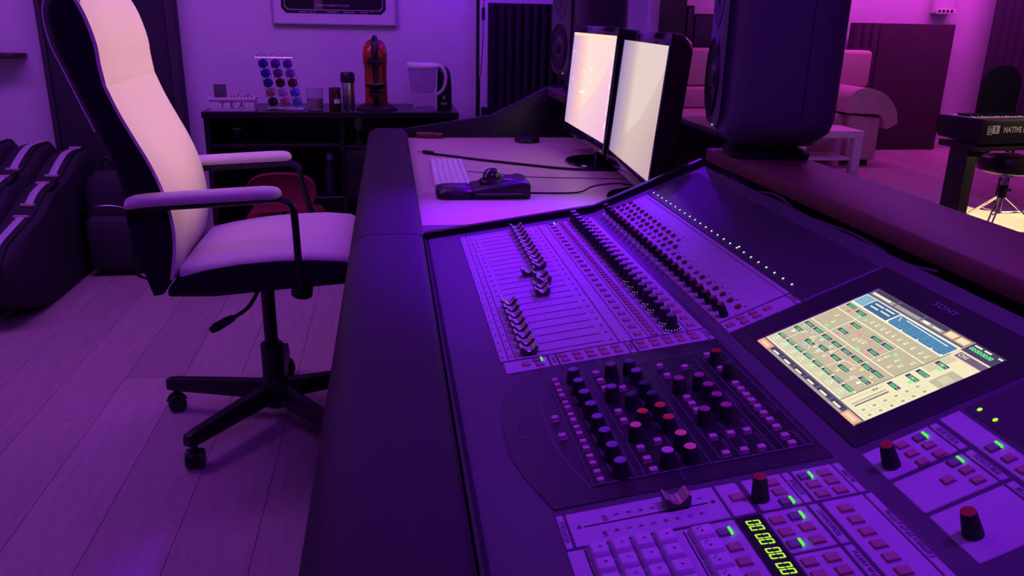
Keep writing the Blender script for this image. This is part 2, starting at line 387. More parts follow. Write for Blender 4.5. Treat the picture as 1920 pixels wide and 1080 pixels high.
text('lettering', 'CLS ASSIGN', M_printl, con, FA @ T(.2515, -.257, .0022) @ TXT, size=.0062, wide=1.0, depth=.0001)

# buttons ------------------------------------------------------------
def button_mesh(w, d, h, m, rim=0.0009):
    g = G()
    g.box(-w/2-rim, w/2+rim, -d/2-rim, d/2+rim, -0.0005, 0.0008, 1)
    me = mesh('button', g.box(-w/2, w/2, -d/2, d/2, 0.0, h, 0), [m, M_slot], bev=0.0006, seg=1, smooth=False); return me
B_main = button_mesh(0.0102, .0088, .0026, M_btn); B_small = button_mesh(.0082, .0082, .0024, M_btn)
B_pale = button_mesh(.0074, .0062, .0050, M_btnl); B_palew = button_mesh(.0084, .0070, .0052, M_btnl)
B_big = button_mesh(.0118, .0098, .0027, M_btn)
rb = G().lathe([(.0048, 0), (.0048, .0028), (.0040, .0042), (.0018, .0046)], 10, sx=1.0, sy=0.85)
B_red = mesh('button', rb, M_btnred)
rb2 = G().lathe([(.0046, 0), (.0046, .0018), (.0034, .0022)], 10, sx=1.0, sy=0.85)
B_redlow = mesh('button', rb2, mat('button_red_off', (0.16, 0.05, 0.06), 0.5))
IND = mesh('indicator_light', G().box(-.0012, .0012, -.0048, .0042, .0002, .0034), E_green, bev=.0005, seg=1)
M_lit = mat('button_lit_grey', (0.17, 0.19, 0.16), 0.5)
B_lit = button_mesh(.0100, .0094, .0028, M_lit)
def btn(me, fr, s, y, lit=False):
    o = inst('button', B_lit if lit else me, con, fr @ T(s, y, 0.0012))
    if lit: inst('indicator_light', IND, o, fr @ T(s+.0062, y, 0.0012))
    return o
for i in range(24):
    y = i*PITCHY
    btn(B_main, FA, .1715, y+.0025, lit=(i == 23))
    for dy in (-.0066, .0076): btn(B_small, FA, .1925, y+dy)
    btn(B_main, FA, .2505, y+.002)
    btn(B_red if i in (0, 1, 2, 3, 8, 9, 12, 17, 19, 20, 22, 23, 5) else B_redlow, FB, .0535, y+.0055)
    if i >= 11: btn(B_red, FB, .0665, y+.0025)
    if i >= 12: btn(B_red if i > 12 else B_redlow, FB, .0820, y)
for s, y in [(.0555, -.027), (.0745, -.027), (.093, -.027), (.1115, -.027), (.130, -.027), (.0565, -.0425), (.075, -.0425), (.0935, -.0425), (.112, -.0425), (.131, -.0425),
             (.166, -.027), (.185, -.027), (.2035, -.027), (.222, -.027), (.241, -.027), (.166, -.0425), (.185, -.0425), (.2035, -.0425), (.222, -.0425), (.241, -.0425), (.002, -.035), (.020, -.0425)]:
    btn(B_main, FA, s, y)
btn(B_main, FA, .0185, -.0275, lit=True)
for t, y in [(.024, -.034), (.043, -.026), (.043, -.041), (.062, -.026), (.062, -.040), (.082, -.032)]: btn(B_main, FB, t, y)
colA = [-.103, -.118, -.135, -.149, -.168, -.1815, -.200, -.214, -.231, -.246, -.264, -.279, -.2965, -.311, -.328, -.343]
for y in colA: btn(B_pale, FA, .029, y)
pale = [(.0095, -.201), (.0095, -.244), (.084, -.103), (.084, -.126), (.084, -.148), (.084, -.212), (.084, -.235), (.085, -.298), (.085, -.321), (.085, -.343), (.105, -.156), (.1065, -.290),
        (.1665, -.114), (.1665, -.144), (.195, -.129), (.234, -.106), (.235, -.150), (.1695, -.208), (.1695, -.225), (.1695, -.241), (.165, -.3025), (.185, -.3025), (.2035, -.3025), (.165, -.338), (.185, -.338), (.2035, -.339)]
pale += [(.2355, y) for y in (-.195, -.2115, -.227, -.242, -.258, -.274, -.290, -.306, -.326, -.342)]
for s, y in pale: btn(B_palew, FA, s, y)
for s, y, lit in [(.146, -.411, 0), (.187, -.399, 0), (.187, -.415, 0), (.185, -.431, 1), (.220, -.399, 1), (.241, -.399, 0), (.222, -.414, 0), (.241, -.4135, 0), (.2225, -.430, 0), (.241, -.4295, 0),
                  (.166, -.455, 0), (.183, -.4545, 1), (.166, -.473, 0), (.186, -.4715, 0), (.1645, -.490, 1), (.186, -.490, 0),
                  (.166, -.515, 0), (.186, -.515, 0), (.166, -.532, 0), (.187, -.532, 0), (.166, -.549, 0), (.187, -.549, 0),
                  (.114, -.457, 1), (.1155, -.479, 0), (.1155, -.499, 0), (.1155, -.519, 0)] + [(.2305, -.457-.0178*k, 0) for k in range(8)]:
    btn(B_big if s != .114 else B_main, FA, s, y, bool(lit))
for t, y, lit in [(.0705, -.397, 1), (.052, -.397, 0), (.071, -.412, 0), (.052, -.413, 0), (.071, -.4275, 0), (.0525, -.429, 0),
                  (.073, -.446, 1), (.075, -.461, 0), (.0745, -.477, 0), (.055, -.463, 0), (.111, -.448, 1), (.112, -.468, 0), (.1115, -.487, 0)]:
    btn(B_main, FB, t, y, bool(lit))

# knobs --------------------------------------------------------------
def ridged(r0, r1, h, n=28, d=0.0005):
    g = G(); ring0 = []; ring1 = []; 
    for i in range(n):
        a = 2*PI*i/n; k = d if i % 2 else 0
        ring0.append(((r0-k)*math.cos(a), (r0-k)*math.sin(a), 0)); ring1.append(((r1-k)*math.cos(a), (r1-k)*math.sin(a), h))
    g.loft([ring0, ring1]); return g
K_main = mesh('knob', ridged(.0088, .0072, .0205), M_knob, ang=20)
K_disc = mesh('knob_ring', G().lathe([(.0128, 0), (.0128, .0012), (.0110, .0024)], 24), M_knob)
K_cap = {k: mesh('knob_cap', G().lathe([(.0062, 0), (.0062, .0007), (.0050, .0012)], 18), m) for k, m in CAPS.items()}
K_slim = mesh('knob', ridged(.0068, .0054, .0200), M_knob, ang=20)
rs = [(.0054, 0), (.0054, .0008), (.0046, .0018), (.0030, .0022)]
K_redtop = mesh('knob_cap', G().lathe(rs, 14), mat('knob_cap_dull_red', (0.17, 0.028, 0.02), 0.5))
K_greytop = mesh('knob_cap', G().lathe([(.0070, 0), (.0070, .0008), (.0058, .0016)], 16), mat('knob_cap_dull_grey', (0.16, 0.14, 0.16), 0.5))
ring = G()
for k in range(7):
    a = math.radians(205+k*22)
    ring.cyl((.0116*math.cos(a), .0116*math.sin(a), .0016), .0005, .0004, .0008, 6)
K_leds = mesh('led_ring', ring, E_white)
for i in range(24):
    y = i*PITCHY
    o = inst('knob', K_main, con, WA(.2225, y+.001, .0024))
    inst('knob_cap', K_greytop, o, WA(.2225, y+.001, .0229)); inst('knob_ring', K_disc, o, WA(.2225, y+.001, .0012))
    if i < 9 and i not in (2, 5): inst('led_ring', K_leds, o, WA(.2225, y+.001, .0012))
    o = inst('knob', K_slim, con, WB(.0285, y-.001, .0012)); inst('knob_cap', K_redtop, o, WB(.0285, y-.001, .0212))
KH = .0185
K_eq = mesh('knob', ridged(.0098, .0072, KH), M_knob, ang=20)
eq = [(.052, -.114-.0322*k, 'blue') for k in range(8)]
eq += [(.101, -.118, 'grey'), (.086, -.178, 'blue'), (.1255, -.118, 'violet'), (.126, -.147, 'blue'), (.103, -.206, 'teal'), (.126, -.184, 'teal'), (.126, -.2125, 'teal'),
       (.103, -.2495, 'orange'), (.126, -.243, 'orange'), (.126, -.2725, 'orange'), (.087, -.2765, 'peach'), (.127, -.3095, 'peach'), (.127, -.338, 'peach'), (.103, -.337, 'lilac'),
       (.237, -.131, 'red'), (.238, -.171, 'black'), (.168, -.187, 'magenta'), (.193, -.188, 'magenta'), (.194, -.215, 'magenta'), (.194, -.242, 'magenta'), (.194, -.269, 'magenta'), (.169, -.269, 'magenta')]
for s, y, c in eq:
    o = inst('knob', K_eq, con, WA(s, y, .0018)); inst('knob_cap', K_cap[c], o, WA(s, y, .0018+KH))
K_tall = mesh('knob', ridged(.0088, .0064, .0245), M_knob, ang=20)
for fr, s, y in [(FA, .166, -.419), (FB, .0285, -.416), (FB, .031, -.529)]:
    o = inst('knob', K_tall, con, fr @ T(s, y, .0012)); inst('knob_cap', K_cap['red'], o, fr @ T(s, y, .0257))

# faders -------------------------------------------------------------
slot = mesh('fader_slot', G().box(.009, .1215, -.0009, .0009, .0002, .0015), M_slot, smooth=False)
scr = mesh('screw', G().cyl((0, 0, 0), .0026, .0022, .0010, 12).cyl((0, 0, .0009), .0012, .0012, .0003, 6, 1), [M_steel, M_slot])
capg = G()
L_ = .0128; W_ = .0088
pf = [(-L_+.0010, .0030), (-L_-.0002, .0125), (-L_+.0004, .0148), (-L_+.0018, .0152)] + [(-L_+.0030+(2*L_-.0060)*k/10, .0148-.0074*math.sin(PI*k/10)) for k in range(11)] + [(L_-.0018, .0152), (L_-.0004, .0148), (L_+.0002, .0125), (L_-.0010, .0030)]
capg.prism(pf, -W_, W_, 'y', 1)
for k in range(2, len(pf)-3): capg.m[2+k] = 0
capg.box(-.003, .003, -.0006, .0006, .0, .006, 1)
FCAP = mesh('fader_cap', capg, [M_capc, M_capd], bev=.00035, seg=1, ang=25)
fs = [.012]*8 + [.073, .075, .086, .085, .068] + [.093]*11      # i = 0 (nearest) .. 23
for i in range(24):
    y = i*PITCHY
    inst('fader_slot', slot, con, WA(0, y)); inst('screw', scr, con, WA(0, y, .0012)); inst('screw', scr, con, WA(.1312, y, .0012))
    inst('fader_cap', FCAP, con, WA(fs[i], y-.001, .0012))
slot2 = mesh('fader_slot', G().box(0, .1215, -.0008, .0008, .0002, .0015), M_slot, smooth=False)
inst('fader_slot', slot2, con, WA(-.004, -.4100)); inst('screw', scr, con, WA(-.0085, -.4095, .0012)); inst('screw', scr, con, WA(.1222, -.410, .0012))
inst('fader_cap', mesh('fader_cap', capg, [mat('fader_cap_red_brown', (0.30, 0.20, 0.19), 0.35, metal=0.4), M_capd], bev=.0004, seg=1, ang=25), con, WA(.088, -.4045, .0012))
for t, y in [(.006, .66), (.006, .33), (.006, -.004)]: inst('screw', scr, con, WB(t, y, .0))
# meter LEDs
ledm = mesh('meter_light', G().cyl((0, 0, 0), .0016, .0013, .0010, 8, sx=1.2, sy=0.9), E_white)
for i in range(24): inst('meter_light', ledm, con, WB(.1392, i*PITCHY+.0065, .0012))
inst('meter_light', ledm, con, WB(.1436, 7*PITCHY+.0065, .0012))
ledg = mesh('meter_light', G().cyl((0, 0, 0), .0022, .0018, .0010, 8, sx=1.3, sy=0.9), E_lime)
for y in (-.393, -.415): inst('meter_light', ledg, con, WB(.139, y, .0012))
# keypad
def key_mesh(w, d):
    g = G(); a = .0028
    g.loft([[(-w/2, -d/2, 0), (w/2, -d/2, 0), (w/2, d/2, 0), (-w/2, d/2, 0)], [(-w/2, -d/2, .003), (w/2, -d/2, .003), (w/2, d/2, .003), (-w/2, d/2, .003)],
            [(-w/2+a, -d/2+a, .0085), (w/2-a*.6, -d/2+a, .0085), (w/2-a*.6, d/2-a, .0085), (-w/2+a, d/2-a, .0085)]])
    return mesh('key', g, M_key, bev=.0009, seg=2)
KEY = key_mesh(.0190, .0192); KEYW = key_mesh(.0215, .0192)
kd = G()
for r in range(8):
    for c in range(4):
        s, y = .000+c*.0205, -.4525-r*.0213
        inst('key', KEY, con, WA(s, y, .0012)); scribble(kd, FA, s+.001, y+.001, 1, .0030, .0099)
    y = -.4565-r*.0205
    inst('key', KEYW, con, WA(.0945, y, .0012))
    kd.cyl((.0935, y-.002, .0097), .0013, .0013, .0002, 8, 0, FA); ln(kd, FA, .0900, .0908, y+.000, y+.0030, .0099); ln(kd, FA, .0920, .0940, y+.0035, y+.0045, .0099)
o_ = part('key_legends', kd, M_print, con, smooth=False); o_['kind'] = 'stuff'
part('keypad_groove', G().box(-.0120, -.0108, -.70, -.4425, .0008, .0014).box(.0800, .0812, -.70, -.4445, .0008, .0014), M_slot, con, FA, smooth=False)
# timecode display: 00 00 00 00
def seg0(g, fr, s, y, hh, ww, th, h):
    sk = .10
    def q(a0, b0, a1, b1):
        g.add([(s+a0, y-b0-(a0)*sk, h), (s+a1, y-b0-(a1)*sk, h), (s+a1, y-b1-(a1)*sk, h), (s+a0, y-b1-(a0)*sk, h)], [(0, 1, 2, 3)], 0, fr)
    H, Wd, t, gp = hh/2, ww/2, th, th*.35
    q(gp, -Wd, H-gp, -Wd+t); q(gp, Wd-t, H-gp, Wd); q(-H+gp, -Wd, -gp, -Wd+t); q(-H+gp, Wd-t, -gp, Wd)
    q(H-t, -Wd+gp, H, Wd-gp); q(-H, -Wd+gp, -H+t, Wd-gp)
for y in (-.4550, -.4752, -.4955, -.5158):
    d = G()
    for dy in (.0040, -.0040): seg0(d, FA, .1447, y+dy, .0130, .0066, .0014, .0016)
    part('timecode_digits', d, E_lime, con, smooth=False)
# SONY on the bezel
sg = G()
part('screen_bezel', G().box(.0150, .0335, -.372, -.0560, -.001, .0022).box(.2110, .2500, -.372, -.0560, -.001, .0022).box(.0335, .2110, -.372, -.3400, -.001, .0022).box(.0335, .2110, -.1005, -.0560, -.001, .0022), mat('bezel_black', (0.014, 0.013, 0.017), 0.42, bump=0.1, bscale=700), con, FB, bev=.001, seg=1, smooth=False)
lt = text('lettering', 'SONY', mat('bezel_print', (0.20, 0.19, 0.22), 0.5), con, FB @ T(.2325, -.2085, .0024) @ TXT, size=.0112, wide=1.35, spacing=1.12, depth=.0001, bold=.0001)
# console touch screen ------------------------------------------------
SY0, SY1, ST0, ST1 = -.1005, -.3400, .0335, .2110
UI_cols = dict(cream=(.80, .74, .52), tan=(.50, .44, .33), tanl=(.62, .57, .42), line=(.95, .88, .66), dark=(.05, .045, .09), dgreen=(.03, .12, .10), green=(.12, .85, .30),
               blue=(.055, .20, .42), blued=(.04, .13, .33), bluel=(.20, .42, .60), purple=(.14, .11, .18), grey=(.36, .33, .32), white=(1.0, .97, .82), pink=(.85, .22, .30), peach=(.80, .36, .26),
               orange=(.85, .38, .22), yellow=(.88, .68, .20), cyan=(.45, .85, .72), sky=(.35, .60, .78), red=(.85, .15, .15), lgreen=(.30, .80, .35), tabor=(.80, .42, .22), pinkl=(.95, .62, .50))
UI_names = list(UI_cols); UI_m = [emat('screen_'+n, (UI_cols[n][0]*1.05, UI_cols[n][1]*1.05, UI_cols[n][2]*.9), 1.08) for n in UI_names]
ui = G()
def R(c, u0, u1, v0, v1, lv):
    y0, y1 = SY0+(SY1-SY0)*u0, SY0+(SY1-SY0)*u1; t0, t1 = ST0+(ST1-ST0)*v0, ST0+(ST1-ST0)*v1; h = .0006+lv*.00006
    ui.add([(t0, y0, h), (t0, y1, h), (t1, y1, h), (t1, y0, h)], [(0, 1, 2, 3)], UI_names.index(c))
def D(c, u, v, r, lv):
    y, t, h = SY0+(SY1-SY0)*u, ST0+(ST1-ST0)*v, .0006+lv*.00006
    ui.add([(t+r*math.cos(2*PI*k/12), y+r*math.sin(2*PI*k/12), h) for k in range(12)], [tuple(range(12))], UI_names.index(c))
def LINEUV(c, a, b, w, lv):
    p = [V((ST0+(ST1-ST0)*q[1], SY0+(SY1-SY0)*q[0], .0006+lv*.00006)) for q in (a, b)]
    n = (p[1]-p[0]).normalized().cross(V((0, 0, 1)))*w
    ui.add([p[0]-n, p[1]-n, p[1]+n, p[0]+n], [(0, 1, 2, 3)], UI_names.index(c))
def LCD(u, v, lv=3, w=.040, h=.017):
    R('dark', u-w, u+w, v-h, v+h, lv); R('line', u-w, u+w, v-h-.004, v-h, lv)
    n = random.choice([3, 4]);
    for k in range(n):
        a = u-w*.55+k*w*.38
        R('green', a, a+w*.24, v-h*.62, v+h*.62, lv+1)
        R('dgreen', a+w*.08, a+w*.16, v-h*.35, v+h*.35, lv+2)
    R('grey', u+w*.62, u+w*.9, v-h*.5, v+h*.3, lv+1)
R('tanl', 0, 1, 0, 1, 0)
# right column
R('cream', .79, 1, .075, .83, 1)
for v0, v1, c in [(.62, .82, 'tanl')]: R(c, .79, .86, v0, v1, 2)
R('cream', .90, 1, .09, .52, 2); R('tan', .915, 1, .56, .72, 2); R('tanl', .93, .985, .60, .67, 3)
for k in range(6): R('tan', .895, 1, .09+k*.072, .092+k*.072, 3)
R('tan', .946, .948, .09, .53, 3)
for k in range(6):
    for uu in (.915, .965): R('grey', uu, uu+.014, .115+k*.072, .135+k*.072, 3)
for v in (.716, .584, .514, .389): LCD(.848, v)
for v in (.68, .479): R('lgreen', .860, .885, v-.014, v+.014, 4); D('white', .848, v+.035, .0016, 4)
R('tan', .816, .820, .10, .34, 3); R('grey', .809, .828, .27, .29, 4); R('dark', .812, .826, .295, .303, 4)
R('purple', .868, .878, .105, .335, 3); R('tan', .845, .858, .10, .335, 2)
# main grid
R('tan', .012, .785, .655, .765, 1); R('tan', .012, .785, .445, .65, 1); R('tan', .012, .785, .185, .44, 1); R('tanl', .012, .785, .085, .18, 1)
for v in (.768, .652, .443, .183, .080): R('line', .008, .787, v-.004, v+.004, 3)
R('line', .195, .200, .443, .652, 2); R('line', .585, .589, .443, .652, 2)
for u, v in [(.057, .73), (.162, .722), (.255, .605), (.255, .507), (.448, .605), (.543, .605), (.542, .503), (.058, .30), (.059, .389), (.152, .389), (.250, .386), (.348, .386), (.227, .268), (.332, .296), (.445, .384), (.540, .386), (.457, .296), (.634, .382), (.717, .386), (.565, .268), (.723, .292)]: LCD(u, v)
for k in range(8): LCD(.057+k*.0955, .174)
for u, v, c in [(.089, .681, 'red'), (.189, .682, 'lgreen'), (.254, .465, 'pink'), (.253, .565, 'pink'), (.349, .564, 'pink'), (.445, .562, 'pink'), (.540, .563, 'pink'), (.538, .462, 'pink'),
                (.054, .348, 'sky'), (.150, .346, 'sky'), (.224, .230, 'sky'), (.055, .262, 'white'), (.252, .345, 'cyan'), (.345, .345, 'cyan'), (.330, .259, 'cyan'), (.445, .344, 'orange'), (.538, .344, 'orange'), (.456, .256, 'orange'),
                (.636, .343, 'yellow'), (.562, .230, 'yellow'), (.720, .343, 'yellow'), (.722, .252, 'white')] + [(.055+k*.0955, .136, 'cyan') for k in range(8)]:
    D(c, u, v, .0026, 4)
for u, v in [(.138, .471), (.241, .691), (.457, .457), (.633, .589)]: R('lgreen', u-.013, u+.013, v-.013, v+.013, 4)
for u, v in [(.29, .70), (.335, .70), (.385, .70), (.43, .70), (.48, .70), (.53, .70), (.58, .70), (.64, .70), (.70, .70), (.745, .70), (.085, .585), (.13, .52), (.37, .50), (.40, .515), (.43, .52), (.62, .53), (.68, .55), (.73, .53), (.62, .48), (.70, .48), (.75, .60),
             (.10, .30), (.19, .31), (.285, .265), (.395, .31), (.40, .25), (.505, .285), (.60, .30), (.66, .25)]:
    R('cream', u-.008, u+.008, v-.010, v+.010, 4); R('line', u-.010, u+.012, v+.018, v+.023, 4)
for k in range(8):
    for vv in (.105, .122): R('line', .025+k*.0955, .075+k*.0955, vv, vv+.004, 3)
for a, b in [((.10, .20), (.10, .30)), ((.10, .30), (.13, .33)), ((.20, .43), (.20, .33)), ((.20, .33), (.28, .22)), ((.39, .43), (.39, .33)), ((.39, .33), (.33, .22)), ((.49, .20), (.50, .32)), ((.50, .32), (.59, .34)), ((.59, .34), (.60, .43)), ((.67, .20), (.68, .30)), ((.68, .30), (.77, .32))]:
    LINEUV('line', a, b, .0005, 3)
LINEUV('dark', (.788, .075), (.793, .83), .0006, 5)
# blue graphs
R('line', .005, .79, .772, .905, 2); R('bluel', .010, .100, .782, .898, 3); R('blued', .106, .322, .780, .895, 3); R('blue', .334, .782, .777, .890, 3)
for k in range(7): R('bluel', .36+k*.06, .3615+k*.06, .780, .888, 4)
for k in range(4): R('bluel', .336, .78, .800+k*.022, .8015+k*.022, 4)
LINEUV('white', (.40, .875), (.735, .862), .0006, 5)
for k in range(4): D('white', .350+k*.008, .878-k*.012, .0009, 5)
for k, (u0, u1, v) in enumerate([(.13, .21, .865), (.22, .30, .868), (.13, .20, .825), (.22, .30, .830)]): R('line', u0, u1, v-.006, v+.006, 4)
for u in (.34, .46, .59, .70, .775): R('white', u-.006, u+.006, .775, .787, 5)
# top bar
R('purple', 0, .79, .905, 1, 2)
for u0, u1 in [(.012, .215), (.228, .435), (.445, .62)]: R('grey', u0, u1, .925, .958, 3); R('dark', u0, u1, .958, .995, 3)
R('white', .02, .18, .935, .950, 4); R('white', .46, .51, .935, .952, 4); R('line', .54, .60, .937, .948, 4)
for u0, u1 in [(.628, .702), (.708, .785)]: R('tabor', u0, u1, .926, .988, 3); R('cream', u0+.008, u1-.008, .936, .978, 4)
R('dark', .795, 1, .895, 1, 3); R('line', .81, .86, .972, .985, 4); R('line', .875, .92, .972, .985, 4); R('line', .965, .99, .972, .985, 4)
R('pinkl', .797, 1, .812, .893, 3); R('purple', .815, 1, .828, .880, 4)
# bottom tabs
R('purple', 0, .995, .0, .072, 2)
R('peach', 0, .125, .0, .060, 3); R('pinkl', .03, .10, .02, .04, 4)
for k in range(6):
    u0 = .130+k*.124; R('dark', u0+.004, u0+.118, .022, .060, 3); R('grey', u0, u0+.122, .0, .022, 3); R('line', u0+.03, u0+.09, .026, .040, 4)
R('tabor', .878, .99, .0, .060, 3); R('pinkl', .895, .97, .02, .042, 4)
scr_o = part('touch_screen', ui, UI_m, con, FB, smooth=False)
def utext(s, u, v, size, c, **k):
    text('screen_lettering', s, UI_m[UI_names.index(c)], scr_o, FB @ T(ST0+(ST1-ST0)*v, SY0+(SY1-SY0)*u, .0012) @ TXT, size=size, depth=0.0, **k)
utext('00:00:00:00', .885, .942, .0075, 'green', bold=.0002)
utext('CH1', .855, .854, .0075, 'white'); utext('OFF', .485, .943, .006, 'white')

# ================================================================== STUDIO DESK
desk = thing('studio_desk', 'long dark studio desk with padded leather front armrest and pale wood top', 'desk', (0.5, 1.6, 0))
def pad(y0, y1):
    x0, x1, z1, z0 = -0.094, 0.062, 0.750, 0.672
    pr_ = [(x0+0.016, z0)] + arc(x0+0.045, z1-0.042, 0.042, 200, 100, 7) + [(-0.02, z1), (0.02, z1)] + arc(x1-0.014, z1-0.014, 0.0135, 85, 0, 4) + [(x1, z0)]
    rings = []
    for t, s in [(y0, .93), (y0+.004, .98), (y0+.010, 1.0), (y1-.010, 1.0), (y1-.004, .98), (y1, .93)]:
        cx, cz = -0.016, 0.70
        rings.append([(cx+(p[0]-cx)*s, t, cz+(p[1]-cz)*s) for p in pr_])
    part('armrest_pad', G().loft(rings), M_leather, desk, ang=50)
pad(-0.30, 1.6465); pad(1.6490, 3.335)
part('apron', G().box(-0.06, 0.066, -0.30, 3.42, 0.58, 0.675), M_blackm, desk, bev=0.004)
part('edge_strip', G().box(0.0625, 0.0665, 1.75, 3.42, 0.66, 0.722), mat('brown_edge', (0.13, 0.06, 0.045), 0.5), desk)
M_frame = mat('desk_frame', (0.16, 0.15, 0.17), 0.5, bump=0.1, bscale=500)
part('desk_frame', G().box(0.067, 0.858, 1.768, 3.42, 0.655, 0.6985), M_frame, desk, bev=0.002)
part('desktop', G().box(0.069, 0.856, 1.912, 3.405, 0.690, 0.7005), M_desk, desk, bev=0.001, seg=1)
ep = [(0.0, 0.0), (0.0, 0.58), (0.058, 0.66), (0.061, 0.734), (0.421, 0.791), (0.656, 0.908), (0.70, 0.913), (0.88, 0.913), (0.88, 0.0)]
part('end_panel', G().prism(ep, 3.42, 3.45), mat('cheek_black', (0.012, 0.011, 0.014), 0.35), desk, bev=0.0025)
part('back_ledge', G().box(0.832, 0.880, 1.86, 3.09, 0.872, 0.900), M_blackm, desk, bev=0.004)
part('speaker_ledge', G().box(0.655, 0.880, 3.095, 3.418, 0.872, 0.906), mat('ledge_dark_wood', (0.07, 0.035, 0.045), 0.45), desk, bev=0.005)
part('back_panel', G().box(0.862, 0.880, 1.86, 3.42, 0.0, 0.872).box(0.895, 0.913, -0.30, 1.846, 0.0, 0.864), M_blackm, desk)
part('leg_panel', G().box(0.05, 0.86, 1.775, 1.80, 0.0, 0.655), M_blackm, desk)
part('leg_panel', G().box(0.10, 0.89, -0.30, -0.27, 0.0, 0.62), M_blackm, desk)
part('rear_ledge', G().box(0.742, 0.915, -0.30, 1.846, 0.864, 0.895), M_ledgewood, desk, bev=0.004)
part('ledge_support', G().box(0.78, 0.894, -0.29, 1.84, 0.60, 0.863), M_blackm, desk)
# loose cables lying in the gap behind the console
cbl = thing('cable_bundle', 'tangle of thin black cables in the gap behind the console screen', 'cables', (0.715, 1.2, 0.85))
for k in range(4):
    pts = smooth_path([(0.708+0.022*random.random(), y, 0.842+0.025*random.random()) for y in [0.95+0.11*j+0.05*k for j in range(6)]], 5)
    part('cable', G().tube(pts, 0.003, 6), mat('cable_sheath', (0.03, 0.03, 0.035), 0.4), cbl)

# ================================================================== SPEAKERS
def speaker(label, x, y, z, yaw):
    # local frame: front faces -x, width along y
    W = T(x, y, z) @ RZ(yaw)
    t = thing('studio_monitor_speaker', label, 'speaker', (x, y, z), yaw)
    w, d, h, zb = .252, .252, .40, .034
    rings = []
    for k in range(15):
        a = k/14; zz = zb + h*a
        e = min(a, 1-a)*h
        s = 1.0 if e > .07 else math.sqrt(max(0.0, 1-((.07-e)/.07)**2))*.28+.72
        bulge = 1.0
        rings.append([(p[0]*s, p[1]*s, zz) for p in rrect(d, w*bulge, .075, 6)])
    mb = mat('speaker_shell', (0.085, 0.08, 0.09), 0.55, bump=0.15, bscale=500)
    body = part('cabinet', G().loft(rings), mb, t, W, ang=60)
    part('cabinet_seam', G().loft([[(p[0]*1.0, p[1], zz) for p in rrect(.003, w+.0012, .001, 1, .040)] for zz in (zb+.06, zb+h-.06)]), M_blackm, body, W)
    fx = -d/2
    FR = W @ T(fx+.002, 0, 0) @ RY(-PI/2)      # local z -> -x (out of the front)
    part('front_baffle', G().loft([[(p[0], p[1], 0) for p in rrect(h-.06, w-.055, .05, 6, zb+h/2)], [(p[0], p[1], .006) for p in rrect(h-.075, w-.075, .05, 6, zb+h/2)]]), mb, t, FR)
    wz = zb+.135
    wo = part('woofer', G().lathe([(.086, .004), (.086, .011), (.080, .013), (.074, .008), (.066, .010), (.030, .0045), (.026, .012), (.012, .016)], 36, c=(wz, 0, 0)), mat('woofer_black', (0.008, 0.008, 0.009), 0.45), t, FR, ang=60)
    part('tweeter', G().lathe([(.066, .003), (.066, .008), (.050, .0075), (.030, .006), (.018, .007), (.012, .012), (.004, .015)], 30, c=(zb+.305, 0, 0)), mat('waveguide', (0.05, 0.048, 0.055), 0.4), t, FR, ang=60)
    part('status_light', G().cyl((zb+.036, -.045, .004), .0022, .0018, .003, 8), emat('status_green', (0.3, 1.0, 0.4), .8), t, FR)
    part('stand_foot', G().loft([[(p[0], p[1], .001) for p in rrect(.17, .15, .03, 4)], [(p[0], p[1], .014) for p in rrect(.175, .155, .03, 4)], [(p[0]*.72, p[1]*.72, .022) for p in rrect(.17, .15, .03, 4)], [(p[0]*.8, p[1]*.8, .05) for p in rrect(.17, .15, .03, 4)]]), M_blackm, t, W, ang=50)
    return t
speaker('dark rounded studio monitor speaker standing on the red wood ledge beside the console', 0.838, 1.737, 0.895, -.24)
speaker('dark rounded studio monitor speaker behind the computer screens at the far desk corner', 0.795, 3.285, 0.906, .165)

